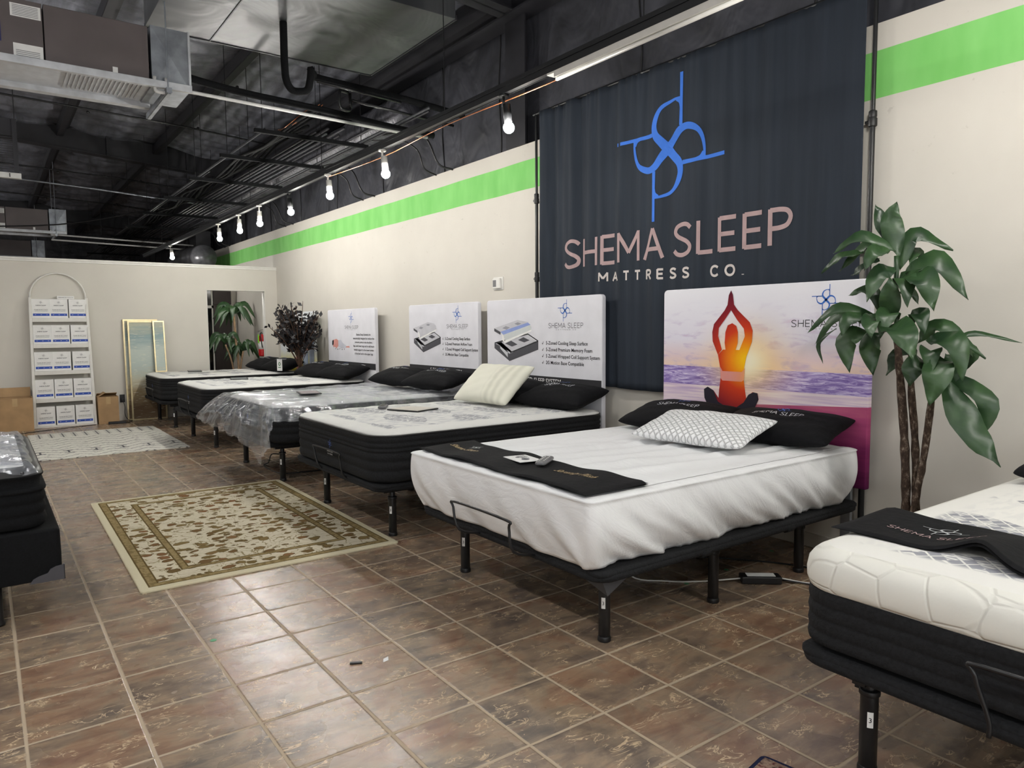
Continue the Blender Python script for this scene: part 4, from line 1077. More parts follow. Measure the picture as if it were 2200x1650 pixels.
# card and remote on the throw
TZ = TB+.0175
root = empty('control_card', (2.125, .395, TZ), 'white printed instruction card lying on the black throw beside a grey remote', 'card')
MB().obox((2.13, .375, TZ+.002), (.062,-.012,0), (.012,.088,0), (0,0,.0015)).build('card', M['paper'], root)
e = MB(); f_ = lambda a, b: (2.13+b*.98-a*.15, .375-a*.98-b*.1, TZ+.0045)
for a_, b_, s_ in ((.03, .0, .022), (-.035, -.012, .012)):
    e.add([f_(a_+s_*cos(k*pi/8), b_+s_*sin(k*pi/8)) for k in range(16)], [tuple(range(16))])
text_mesh('CONTROL', f_, .016, 'CENTER', mb=e)
for k in range(4): e.add([f_(-.07, .035-k*.012), f_(.0, .035-k*.012), f_(.0, .039-k*.012), f_(-.07, .039-k*.012)], [(0,1,2,3)])
e.build('printing', M['ink_grey'], root)
root = empty('remote_control', (2.155, .235, TZ), 'small grey bed remote lying on the black throw', 'remote control')
b = MB(); ax = Vector((.078, .058, 0)); ay = Vector((-.016, .022, 0))
rings = []
for z, s in ((.001,.9),(.004,1),(.013,1),(.018,.86),(.019,.6)):
    rings.append([tuple(Vector((2.16,.235,TZ+z))+ax*(max(-1,min(1,1.25*cos(q)))*s)+ay*(max(-1,min(1,1.3*sin(q)))*s)) for q in [2*pi*k/24 for k in range(24)]])
b.loft(rings); b.build('shell', M['grey_plastic'], root, smooth=True)
b = MB()
for i in range(5):
    for j in (-.4, .4):
        b.ball(tuple(Vector((2.16,.235,TZ+.019))+ax*(-.55+.27*i)+ay*j), .004, 8, 5, (1,1,.5))
b.build('buttons', M['white_plastic'], root, smooth=True)
# display tablets and price cards on the mattresses
def tablet(x, y, z, rz, label, dx=.11, dyy=.15, scr=(206,200,190), group='display tablets on the mattresses'):
    root = empty('display_tablet', (x, y, z), label, 'tablet', group); ca, sa = cos(rz), sin(rz)
    ax = Vector((ca, sa, 0)); ay = Vector((-sa, ca, 0)); c = Vector((x, y, z))
    MB().obox(tuple(c+Vector((0,0,.006))), tuple(ax*dx), tuple(ay*dyy), (0,0,.005)).build('case', M['black_plastic'], root, bevel=.003)
    MB().obox(tuple(c+Vector((0,0,.0118))), tuple(ax*(dx-.014)), tuple(ay*(dyy-.014)), (0,0,.0006)).build('sheet', simple('tablet_sheet_%d' % int(y*10), scr, .4, 0, .04), root)
    return root
tablet(2.72, 2.63, .7365, R_(22), 'black framed tablet with a beige screen on the ribbed black mattress with a cream pillow', .13, .16)
root = empty('remote_control', (2.60, 2.90, .737), 'black remote beside the tablet on the ribbed black mattress', 'remote control')
MB().obox((2.60, 2.92, .748), (.02,-.03,0), (.05,.075,0), (0,0,.009)).build('shell', M['grey_plastic'], root, bevel=.006)
MB().obox((2.60, 2.92, .7578), (.012,-.018,0), (.04,.058,0), (0,0,.0008)).build('keypad', M['black_plastic'], root)
tablet(2.53, 4.42, .757, R_(-12), 'black framed tablet lying on the clear plastic sheet', .10, .16, (150,138,142))
tablet(2.66, 7.30, .736, R_(-14), 'black framed tablet with a grey screen on the second farthest bed', .11, .17, (128,132,134))
tablet(2.62, 9.60, .736, R_(-10), 'black framed tablet at the foot of the farthest bed', .10, .16, (110,112,116))

# ------------------------------------------------------------------ leaning ladder shelf and its boxes
shelf = empty('ladder_shelf', (.873, 9.80, 0), 'white arched ladder shelf loaded with white boxes, leaning on the far wall', 'shelf')
SZ = [.012, .402, .798, 1.184, 1.56]
def sy(z): return 9.74+.235*z/2.2                         # front plane leans back to the wall
b = MB()
for s, xb_, xt in ((0, .497, .53), (1, 1.250, 1.228)):
    b = MB(); b.add([(xb_-.018, sy(0), 0), (xb_+.018, sy(0), 0), (xb_+.018, sy(0)+.035, 0), (xb_-.018, sy(0)+.035, 0),
                     (xt-.018, sy(1.87), 1.87), (xt+.018, sy(1.87), 1.87), (xt+.018, sy(1.87)+.035, 1.87), (xt-.018, sy(1.87)+.035, 1.87)],
                    [(3,2,1,0),(4,5,6,7),(0,1,5,4),(1,2,6,5),(2,3,7,6),(3,0,4,7)])
    b.build('side_rail', M['white_paint'], shelf, bevel=.004)
    b = MB(); b.add([(xb_-.012, 9.985, 0), (xb_+.012, 9.985, 0), (xb_+.012, 10.01, 0), (xb_-.012, 10.01, 0),
                     (xt-.012, 9.985, 1.75), (xt+.012, 9.985, 1.75), (xt+.012, 10.01, 1.75), (xt-.012, 10.01, 1.75)],
                    [(3,2,1,0),(4,5,6,7),(0,1,5,4),(1,2,6,5),(2,3,7,6),(3,0,4,7)])
    b.build('rear_rail', M['white_paint'], shelf, bevel=.003)
P = [(.53, sy(1.86)+.02, 1.86)]+[(.879+.349*cos(pi-pi*k/16), min(sy(1.87+.36)+.02, 10.0), 1.87+.355*sin(pi*k/16)) for k in range(17)]+[(1.228, sy(1.86)+.02, 1.86)]
MB().tube(P, .012, 8).build('arch', M['white_paint'], shelf, smooth=True)
for k, z in enumerate(SZ):
    t = z/1.87; xl = .497+(.53-.497)*t+.018; xr = 1.250+(1.228-1.250)*t-.018
    b = MB(); b.box(xl, xr, sy(z)+.006, 9.995, z-.0, z+.016); b.box(xl, xr, sy(z)-.002, sy(z)+.012, z-.042 if z > .1 else 0.0, z+.014)
    b.build('shelf_board', M['white_paint'], shelf, bevel=.003)
# boxes : one template, copied
tm = MB(); tm.box(-.113, .113, -.055, .055, 0, .272)
def pbox():
    root = empty('product_box', (0, 0, 0), 'x', 'box', 'white boxes on the ladder shelf')
    MB().box(-.113, .113, -.055, .055, 0, .268).box(-.1125, .1125, -.0548, .0548, .268, .271).build('carton', M['paper'], root, bevel=.003)
    MB().box(-.100, .100, -.0562, -.0552, .028, .062).build('blue_band', simple('box_blue_band', (42,78,170), .6, 0, .04), root)
    e = MB(); fr = lambda a, b: (a, -.0560, b)
    strokes_mb(logo_strokes(), lambda a, b: fr(a*.024, .222+b*.024), e); strokes_mb(text_strokes('SHEMA SLEEP', -.062, .062, .172, .013, .003), fr, e)
    text_mesh('PREMIUM MATTRESS', lambda a, b: fr(a, .112+b), .015, 'CENTER', mb=e, fit=.165); text_mesh('PROTECTOR WATERPROOF', lambda a, b: fr(a, .094+b), .012, 'CENTER', mb=e, fit=.155)
    e.build('front_printing', M['ink_grey'], root)
    e = MB()
    for a_ in (-.07, 0, .07): e.box(a_-.008, a_+.008, -.0568, -.0561, .043, .047)
    e.build('band_marks', M['white_plastic'], root)
    return root
pb = pbox(); first = True
rows = ('bottom', 'second lowest', 'middle', 'second highest', 'top'); poss = ('left', 'centre', 'right')
for r, z in enumerate(SZ):
    for c in range(3):
        o = pb if first else copy_tree(pb); first = False
        xx = .636+.240*c+(.006*r if c == 0 else -.0*r)+random.uniform(-.004, .004)
        o.location = (xx, sy(z)+.078+(.006*((r*3+c) % 2)), z+.0165); o.rotation_euler = (R_(0), 0, R_(random.uniform(-1.5, 1.5)))
        o['label'] = 'white box with a blue band, %s on the %s board of the arched shelf' % (poss[c], rows[r])
root = empty('small_carton', (.97, 9.98, 1.848), 'small flat white carton lying on top of the highest boxes', 'box')
MB().box(.86, 1.075, 9.93, 9.995, 1.8485, 1.895).build('carton', M['paper'], root, bevel=.002)
e = MB(); text_mesh('PREMIUM MATTRESS PROTECTOR', lambda a, b: (.968+a, 9.929, 1.868+b), .014, 'CENTER', mb=e, fit=.19); e.build('printing', M['ink_grey'], root)

# ------------------------------------------------------------------ cardboard cartons
card = simple('cardboard', (172,140,102), .85, 0, .06, 6); card_in = simple('cardboard_inside', (128,98,66), .9, 0, .08, 8); tape = simple('brown_tape', (186,156,112), .35, 0, .03)
def carton(x0, x1, y0, y1, h, label, flaps):
    root = empty('cardboard_carton', ((x0+x1)/2, (y0+y1)/2, 0), label, 'box'); t = .006
    b = MB(); b.box(x0, x1, y0, y0+t, 0, h); b.box(x0, x1, y1-t, y1, 0, h); b.box(x0, x0+t, y0+t, y1-t, 0, h); b.box(x1-t, x1, y0+t, y1-t, 0, h); b.box(x0+t, x1-t, y0+t, y1-t, 0, .006)
    b.build('carton', card, root)
    for (p, q, d) in flaps:
        p, q, d = Vector(p), Vector(q), Vector(d)
        n_ = (q-p).cross(d).normalized()*.003
        MB().add([p-n_, q-n_, q+d-n_, p+d-n_, p+n_, q+n_, q+d+n_, p+d+n_], [(3,2,1,0),(4,5,6,7),(0,1,5,4),(1,2,6,5),(2,3,7,6),(3,0,4,7)]).build('flap', card, root)
    MB().box((x0+x1)/2-.03, (x0+x1)/2+.03, y0-.0012, y0-.0002, h-.11, h-.001).build('tape', tape, root)
carton(.06, .475, 9.56, 9.92, .46, 'open brown cardboard carton to the left of the arched shelf', [((.066,9.915,.461),(.47,9.915,.461),(0,.055,.125)), ((.066,9.566,.461),(.066,9.91,.461),(-.09,0,.06))])
carton(1.285, 1.555, 9.70, 9.95, .405, 'brown cardboard carton to the right of the arched shelf', [((1.287,9.947,.406),(1.553,9.947,.406),(.0,-.12,.045)), ((1.287,9.706,.406),(1.287,9.94,.406),(.10,0,.06))])
# power strip, outlet and cords on the floor by the cartons
root = empty('power_strip', (1.52, 9.60, 0), 'black power strip lying on the floor before the right cardboard carton', 'power strip')
MB().obox((1.515, 9.62, .018), (.115,-.02,0), (.006,.035,0), (0,0,.017)).build('housing', M['black_plastic'], root, bevel=.005)
MB().obox((1.545, 9.583, .020), (.045,-.008,0), (.0005,.003,0), (0,0,.008)).build('label_strip', M['paper'], root)
root = empty('wall_outlet', (1.65, PY, .28), 'black wall outlet with a plugged in cord above the floor', 'outlet')
MB().box(1.615, 1.685, PY-.008, PY-.0005, .28, .40).build('plate', M['black_plastic'], root, bevel=.002)
MB().box(1.63, 1.67, PY-.045, PY-.008, .30, .345).build('plug', M['black_plastic'], root, bevel=.004)
b = MB(); b.tube(smoothpts([(1.65,9.985,.31),(1.67,9.965,.22),(1.665,9.95,.10),(1.70,9.93,.02),(1.75,9.86,.0055),(1.70,9.72,.0055),(1.62,9.60,.008)], 6), .0045, 6)
b.build('cord', M['black_plastic'], bpy.data.objects['power_strip'], smooth=True)
b = MB(); b.tube(smoothpts([(-.3,8.95,.005),(.15,9.15,.005),(.5,9.36,.005),(.9,9.55,.005),(1.24,9.66,.005)], 6), .0045, 6)
tag(b.build('cable', M['black_plastic'], None, smooth=True), 'thin black cable running along the floor before the arched shelf', 'cable')

# ------------------------------------------------------------------ leaning paintings
gold = simple('champagne_frame', (206,190,150), .3, .5, .06)
def paint_mat(name, seed, zoff=0.0):
    n = NB(name, .5, 0, .3); x, y, z = n.co(); v = n.vec(x*1.4+seed, 0.0, z*9.0)
    a = n.noise(v, 2.2, 5, .65, .5); zz = (z+zoff)/1.5
    c = n.ramp(zz+(a-.5)*.28, [(.0,(120,100,76)),(.12,(104,82,58)),(.28,(150,132,100)),(.40,(190,186,164)),(.55,(178,190,184)),(.72,(186,196,188)),(.86,(142,164,166)),(1.0,(186,186,166))])
    ln = n.step(n.noise(n.vec(x*3.0, 0.0, z*26.0+seed), 3.0, 3), .60, .68)
    c = n.mix(ln*.75, c, (214,212,196)); c = n.mix(n.step((z-.76+seed*.0).abs(), .022, .004)*n.step(x, .05, .16)*.8, c, (86,82,76))
    n.color(c); return n.m
def painting(xl, xr, zt, yb, yt, label, mat, off=0.0):
    """leans: bottom edge at yb, top edge at yt"""
    root = empty('framed_painting', ((xl+xr)/2, yb, 0), label, 'painting', 'framed paintings leaning on the far wall')
    def pt(x, s, d): yy = yb+(yt-yb)*s/zt; return (x, yy-d, s)
    def slab(x0, x1, s0, s1, d0, d1, mb):
        mb.add([pt(x0,s0,d0), pt(x1,s0,d0), pt(x1,s0,d1), pt(x0,s0,d1), pt(x0,s1,d0), pt(x1,s1,d0), pt(x1,s1,d1), pt(x0,s1,d1)], [(3,2,1,0),(4,5,6,7),(0,1,5,4),(1,2,6,5),(2,3,7,6),(3,0,4,7)])
    f = MB(); w_ = .022
    slab(xl, xl+w_, 0.002, zt, 0, .032, f); slab(xr-w_, xr, 0.002, zt, 0, .032, f); slab(xl+w_, xr-w_, zt-w_, zt, 0, .032, f); slab(xl+w_, xr-w_, 0.002, w_, 0, .032, f)
    f.build('frame', gold, root)
    c = MB(); slab(xl+w_-.001, xr-w_+.001, w_, zt-w_, .004, .022, c); c.build('canvas', mat, root)
painting(1.755, 2.255, 1.53, 9.90, 9.965, 'large framed seascape in pale blue, cream and brown, frontmost tall leaning painting', paint_mat('seascape_paint', 0.0))
painting(1.70, 2.185, 1.555, 9.955, 10.022, 'tall framed painting whose left edge shows behind the front seascape', paint_mat('seascape_paint_back', 3.0))
# a narrow one stands on the corner of the farthest mattress and leans on the large one
def strip_painting():
    zb, zt_ = .737, 1.53; root = empty('framed_painting', (2.19, 9.83, zb), 'narrow framed seascape strip standing on the farthest mattress, right of the big leaning painting', 'painting', 'framed paintings leaning on the far wall')
    def sl(x0, x1, z0, z1, d0, d1, mb):
        Y = lambda z: 9.835+(z-zb)*.115
        mb.add([(x0,Y(z0)-d0,z0),(x1,Y(z0)-d0,z0),(x1,Y(z0)-d1,z0),(x0,Y(z0)-d1,z0),(x0,Y(z1)-d0,z1),(x1,Y(z1)-d0,z1),(x1,Y(z1)-d1,z1),(x0,Y(z1)-d1,z1)], [(3,2,1,0),(4,5,6,7),(0,1,5,4),(1,2,6,5),(2,3,7,6),(3,0,4,7)])
    m = MB(); a, b_ = 2.10, 2.265
    sl(a, a+.018, zb, zt_, 0, .025, m); sl(b_-.018, b_, zb, zt_, 0, .025, m); sl(a+.018, b_-.018, zt_-.018, zt_, 0, .025, m); sl(a+.018, b_-.018, zb, zb+.018, 0, .025, m)
    m.build('frame', gold, root); m = MB(); sl(a+.017, b_-.017, zb+.017, zt_-.017, .004, .018, m); m.build('canvas', paint_mat('seascape_paint_strip', 1.4, .72), root)
strip_painting()

# ------------------------------------------------------------------ thermostat, extinguisher, tags, floor bits
root = empty('thermostat', (WX, 3.375, 1.76), 'white wall thermostat with a small screen left of the dark banner', 'thermostat')
MB().box(WX-.010, WX-.0005, 3.29, 3.455, 1.757, 1.885).build('back_plate', M['white_plastic'], root, bevel=.008)
MB().box(WX-.032, WX-.010, 3.315, 3.44, 1.772, 1.872).build('body', M['white_plastic'], root, bevel=.006)
MB().box(WX-.0335, WX-.0322, 3.375, 3.43, 1.79, 1.855).build('screen', M['grey_plastic'], root)
red = simple('red_enamel', (188,34,38), .3, 0, .05)
root = empty('fire_extinguisher', (WX-.09, 10.66, .90), 'red wall mounted fire extinguisher with a green tag beyond the doorway', 'fire extinguisher')
ex = (WX-.09, 10.66, .90)
MB().lathe([(.04,0),(.062,.01),(.065,.03),(.065,.30),(.05,.36),(.022,.385),(.022,.40)], ex, 20).build('cylinder', red, root, smooth=True, autosm=True)
MB().lathe([(.0655,.13),(.0665,.13),(.0665,.27),(.0655,.27)], ex, 20).build('label_wrap', M['paper'], root, smooth=True)
b = MB(); b.lathe([(.018,.40),(.02,.43)], ex, 12); b.obox((ex[0]-.03, ex[1]-.02, 1.345), (.05,.02,.008), (-.006,.015,0), (0,0,.004)); b.obox((ex[0]-.03, ex[1]-.02, 1.365), (.05,.02,.016), (-.006,.015,0), (0,0,.004)); b.build('handle', M['chrome'], root)
b = MB(); b.tube(smoothpts([(ex[0]-.01,ex[1]-.02,1.33),(ex[0]-.05,ex[1]-.08,1.30),(ex[0]-.04,ex[1]-.085,1.18),(ex[0]-.02,ex[1]-.08,1.06)], 5), .009, 8); b.build('hose', M['black_plastic'], root, smooth=True)
MB().obox((ex[0]-.072, ex[1]-.03, 1.22), (.006,.045,0), (.003,.0,0), (0,0,.075)).build('inspection_tag', simple('lime_tag', (150,236,60), .6, 0, .04), root)
MB().box(WX-.02, WX-.0005, 10.64, 10.68, 1.0, 1.34).build('bracket', M['chrome'], root)
gdot = simple('green_sticker', (84,150,106), .6, 0, .05)
for k, (x, y, lab) in enumerate(((.72,.825,'small green dot sticker on the tile floor before the beige rug'), (2.967,.018,'green dot sticker on the floor under the sheeted bed, nearest its middle leg'), (3.323,.031,'green dot sticker on the floor behind the middle leg of the sheeted bed'), (3.83,.08,'green dot sticker on the floor by the wall under the sheeted bed'))):
    tag(MB().lathe([(.014,.0003),(.014,.0012)], (x, y, 0), 16).build('floor_sticker', gdot), lab, 'sticker', 'green floor stickers')
tag(MB().obox((1.14,.224,.004), (.022,-.012,0), (.003,.006,0), (0,0,.003)).build('black_clip', M['black_plastic']), 'tiny black clip lying on a floor tile', 'clip')
tag(MB().add([(1.235,.165,.001),(1.262,.17,.001),(1.276,.20,.002),(1.25,.193,.001),(1.235,.165,.002),(1.262,.17,.002),(1.276,.20,.003),(1.25,.193,.002)], [(3,2,1,0),(4,5,6,7),(0,1,5,4),(1,2,6,5),(2,3,7,6),(3,0,4,7)]).build('paper_scrap', M['paper']), 'tiny white paper scrap lying on a floor tile', 'scrap')
# power supply and cords under bed B
root = empty('power_adapter', (3.33, -.21, 0), 'black power adapter with a white label on the floor between the two nearest right beds', 'power adapter')
MB().obox((3.30, -.21, .022), (.082,-.068,0), (.026,.031,0), (0,0,.020)).build('housing', M['black_plastic'], root, bevel=.006)
MB().obox((3.30, -.21, .0432), (.058,-.048,0), (.017,.020,0), (0,0,.0006)).build('label_plate', M['paper'], root)
b = MB(); b.tube(smoothpts([(3.22,-.14,.02),(3.05,-.02,.006),(2.90,.10,.006),(2.78,.26,.02),(2.80,.42,.18),(2.85,.45,.30)], 6), .0045, 6)
tag(b.build('cable', M['white_plastic'], None, smooth=True), 'thin white cable running from the adapter under the sheeted bed', 'cable')
b = MB(); b.tube(smoothpts([(3.385,-.28,.025),(3.46,-.36,.008),(3.52,-.42,.006),(3.60,-.38,.006),(3.62,-.30,.006)], 6), .0045, 6)
tag(b.build('cable', M['white_plastic'], None, smooth=True), 'short white cable curling beyond the black adapter', 'cable')
b = MB(); b.tube(smoothpts([(3.39,-.285,.015),(3.5,-.45,.006),(3.62,-.58,.006),(3.75,-.5,.006),(3.68,-.16,.006),(3.5,.12,.006),(3.2,.42,.03),(3.0,.5,.25)], 6), .005, 6)
tag(b.build('cable', M['black_plastic'], None, smooth=True), 'black cable looping from the adapter under the sheeted bed', 'cable')
# spare wire bar lying on the floor under bed C
b = MB(); b.tube(smoothpts([(2.40,4.99,.085),(2.33,5.02,.085),(2.30,5.02,.006),(2.197,4.85,.006),(2.197,4.40,.006),(2.34,4.30,.006),(2.62,4.28,.006)], 3), .006, 8)
tag(b.build('wire_bar', M['black_metal'], None, smooth=True), 'loose black wire retainer bar lying on the floor near the middle bed', 'wire bar')
# ------------------------------------------------------------------ plants
leafm = NB('glossy_green_leaf', .38, 0, .5); x, y, z = leafm.co()
leafm.color(leafm.ramp(leafm.noise(None, 9, 3), [(.3,(32,56,34)),(.7,(54,82,46))])); leafm.bump(leafm.noise(None, 14, 3), .3, .01); leafm = leafm.m
bark = NB('speckled_bark', .85, 0, .2); x, y, z = bark.co(); nz_ = bark.noise(bark.vec(x, y, z*.6), 45, 4, .7)
bark.color(bark.ramp(nz_, [(.35,(48,38,32)),(.52,(74,60,50)),(.62,(112,98,86)),(.72,(170,160,146))])); bark.bump(nz_, .6, .006); bark = bark.m
def leaf_blade(mb, p0, p1, p2, w, n=12, fold_=.38):
    P = smoothpts([p0, p1, p2], n//2); up = Vector((0, 0, 1)); N = len(P)-1; view = (Vector((-.05,-2.5,1.4))-Vector(p1)).normalized()
    L = []; C = []; Rr = []
    for i, p in enumerate(P):
        t = i/N; tg = (P[min(i+1, N)]-P[max(i-1, 0)]).normalized()
        sd = tg.cross(up*.55+view*.8).normalized(); nr = sd.cross(tg).normalized()
        ww = w*.5*max(.02, (sin(pi*min(1, t**.82))**1.0))*(1.0 if t > .12 else .35+.65*t/.12)
        rp = .10*w*sin(t*17+w*90)
        L.append(p+sd*ww+nr*(fold_*ww+rp)); C.append(p); Rr.append(p-sd*ww+nr*(fold_*ww-rp))
    vs = L+C+Rr; m = len(P)
    mb.add(vs, [(i, i+1, m+i+1, m+i) for i in range(m-1)]+[(m+i, m+i+1, 2*m+i+1, 2*m+i) for i in range(m-1)])
LV = [[[3.5,-0.798,1.707],[3.5,-0.755,1.876],[3.5,-0.778,1.976],0.109],[[3.515,-0.751,1.767],[3.54,-0.69,1.887],[3.55,-0.649,1.983],0.08],[[3.47,-0.796,1.738],[3.42,-0.651,1.815],[3.4,-0.522,1.747],0.068],[[3.53,-0.708,1.749],[3.58,-0.593,1.783],[3.6,-0.442,1.673],0.077],[[3.53,-0.611,1.749],[3.58,-0.459,1.743],[3.6,-0.34,1.667],0.057],[[3.455,-0.775,1.739],[3.38,-0.738,1.73],[3.35,-0.71,1.648],0.082],[[3.53,-0.787,1.649],[3.58,-0.823,1.812],[3.6,-0.993,1.732],0.091],[[3.5,-0.822,1.629],[3.5,-0.97,1.672],[3.5,-1.105,1.5],0.114],[[3.47,-0.845,1.626],[3.42,-0.956,1.588],[3.4,-1.006,1.452],0.125],[[3.53,-0.786,1.545],[3.58,-0.824,1.545],[3.6,-0.847,1.488],0.045],[[3.47,-0.779,1.393],[3.42,-0.799,1.525],[3.4,-0.806,1.615],0.102],[[3.485,-0.762,1.402],[3.46,-0.684,1.557],[3.45,-0.58,1.538],0.068],[[3.47,-0.759,1.394],[3.42,-0.557,1.474],[3.4,-0.391,1.351],0.064],[[3.5,-0.735,1.376],[3.5,-0.513,1.436],[3.5,-0.376,1.293],0.068],[[3.455,-0.691,1.433],[3.38,-0.622,1.415],[3.35,-0.606,1.339],0.077],[[3.44,-0.746,1.441],[3.34,-0.752,1.403],[3.3,-0.78,1.332],0.091],[[3.47,-0.685,1.365],[3.42,-0.594,1.307],[3.4,-0.624,1.157],0.114],[[3.5,-0.727,1.355],[3.5,-0.672,1.277],[3.5,-0.69,1.142],0.114],[[3.425,-0.773,1.385],[3.3,-0.917,1.358],[3.25,-0.995,1.238],0.141],[[3.515,-0.484,1.376],[3.54,-0.373,1.293],[3.55,-0.394,1.187],0.027],[[3.515,-0.888,1.301],[3.54,-0.979,1.383],[3.55,-1.166,1.238],0.082],[[3.47,-0.943,1.319],[3.42,-1.092,1.305],[3.4,-1.138,1.138],0.109],[[3.53,-1.005,1.302],[3.58,-1.106,1.347],[3.6,-1.286,1.309],0.032],[[3.53,-0.883,1.243],[3.58,-0.785,1.25],[3.6,-0.704,1.138],0.102],[[3.47,-0.957,1.221],[3.42,-0.919,1.193],[3.4,-0.913,1.108],0.109],[[3.455,-1.005,1.249],[3.38,-1.041,1.165],[3.35,-1.025,1.032],0.136],[[3.5,-1.019,1.258],[3.5,-1.063,1.196],[3.5,-1.057,1.124],0.091],[[3.53,-1.072,1.276],[3.58,-1.101,1.258],[3.6,-1.056,1.17],0.068],[[3.5,-1.01,1.173],[3.5,-1.197,1.046],[3.5,-1.168,0.867],0.095],[[3.47,-1.023,1.164],[3.42,-1.162,0.934],[3.4,-1.297,0.788],0.136],[[3.545,-0.825,1.674],[3.62,-0.824,1.744],[3.65,-0.836,1.693],0.055],[[3.56,-0.674,1.708],[3.66,-0.563,1.698],[3.7,-0.455,1.653],0.08]]
root = empty('potted_palm', (3.5, -.87, 0), 'tall green broad leaved potted plant beside the sunset headboard', 'plant')
MB().lathe([(.10,.0),(.13,.02),(.155,.24),(.165,.26),(.15,.262),(.145,.24)], (3.5,-.87,0), 24).build('pot', M['black_plastic'], root, smooth=True, autosm=True)
MB().lathe([(.001,.235),(.144,.235),(.144,.238)], (3.5,-.87,0), 24).build('soil', simple('dark_soil', (44,36,30), .95, 0, .2, 60, .5), root)
def trunk(pts, rs, mb=None):
    mb = mb or MB(); P = smoothpts(pts, 5); n_ = len(P)
    R2 = [rs[0]+(rs[1]-rs[0])*i/(n_-1)+.0022*sin(i*2.3)+.003*(i % 9 == 4) for i in range(n_)]
    return mb.tube(P, R2, 10)
trunk([(3.5,-.872,.2),(3.5,-.868,.55),(3.5,-.85,.85),(3.49,-.83,1.10),(3.5,-.80,1.34)], (.021,.017)).build('trunk', bark, root, smooth=True)
trunk([(3.53,-.90,.2),(3.52,-.905,.55),(3.52,-.89,.85),(3.51,-.87,1.08),(3.52,-.86,1.27)], (.019,.014)).build('trunk', bark, root, smooth=True)
trunk([(3.47,-.89,.2),(3.49,-.912,.53),(3.5,-.94,.75),(3.5,-.965,1.02),(3.5,-.975,1.18),(3.5,-.95,1.26)], (.017,.013)).build('trunk', bark, root, smooth=True)
for pts_ in ([(3.5,-.80,1.33),(3.5,-.79,1.5),(3.5,-.785,1.72)], [(3.52,-.86,1.26),(3.52,-.85,1.4)], [(3.5,-.975,1.17),(3.5,-.96,1.27)]): MB().tube(smoothpts(pts_, 4) if len(pts_) > 2 else pts_, .012, 8).build('green_stem', leafm, root, smooth=True)
for L_ in LV+[[[3.5,-.79,1.66],[3.42,-.74,1.62],[3.36,-.72,1.50],.10],[[3.5,-.79,1.60],[3.44,-.86,1.60],[3.38,-.90,1.47],.10],[[3.5,-.79,1.42],[3.40,-.80,1.44],[3.34,-.80,1.33],.11],[[3.52,-.86,1.40],[3.46,-.92,1.44],[3.42,-.96,1.34],.09],[[3.5,-.96,1.24],[3.42,-.99,1.27],[3.38,-1.01,1.16],.10]]:
    mb = MB(); leaf_blade(mb, L_[0], L_[1], L_[2], L_[3]*.92); mb.build('leaf', leafm, root, smooth=True, solid=.0012)
# palm beyond the doorway
root = empty('potted_palm', (3.55, 10.75, 0), 'green broad leaved potted plant standing beyond the doorway', 'plant')
PX_, PY_ = 3.60, 10.75
MB().lathe([(.12,.0),(.14,.02),(.17,.30),(.18,.32),(.16,.322)], (PX_,PY_,0), 20).build('pot', M['black_plastic'], root, smooth=True, autosm=True)
tan = simple('pale_trunk', (150,124,96), .85, 0, .12, 30, .3)
MB().tube(smoothpts([(PX_,PY_,.3),(PX_+.01,PY_,.8),(PX_-.02,PY_,1.2),(PX_-.04,PY_,1.62)], 5), .02, 8).build('trunk', tan, root, smooth=True)
MB().tube(smoothpts([(PX_+.03,PY_+.02,.3),(PX_+.05,PY_+.02,.7),(PX_+.1,PY_,1.0)], 4), .016, 8).build('trunk', tan, root, smooth=True)
MB().tube(smoothpts([(PX_-.03,PY_+.02,.3),(PX_-.1,PY_+.0,.8),(PX_-.2,PY_,1.12)], 4), .014, 8).build('trunk', tan, root, smooth=True)
random.seed(21)
for (c, n_, ln, w_) in (((PX_-.04,PY_,1.66), 15, .40, .10), ((PX_+.10,PY_,1.0), 9, .34, .085), ((PX_-.20,PY_,1.14), 9, .32, .08)):
    for k in range(n_):
        q = 2*pi*k/n_*1.618+.4; up_ = random.uniform(.05, .22); l_ = ln*random.uniform(.75, 1.1)
        d = Vector((cos(q), sin(q)*.6, 0)); p0 = Vector(c)
        mb = MB(); leaf_blade(mb, p0, p0+d*l_*.5+Vector((0,0,up_*.8)), p0+d*l_+Vector((0,0,up_-.30)), w_); mb.build('leaf', leafm, root, smooth=True, solid=.0012)
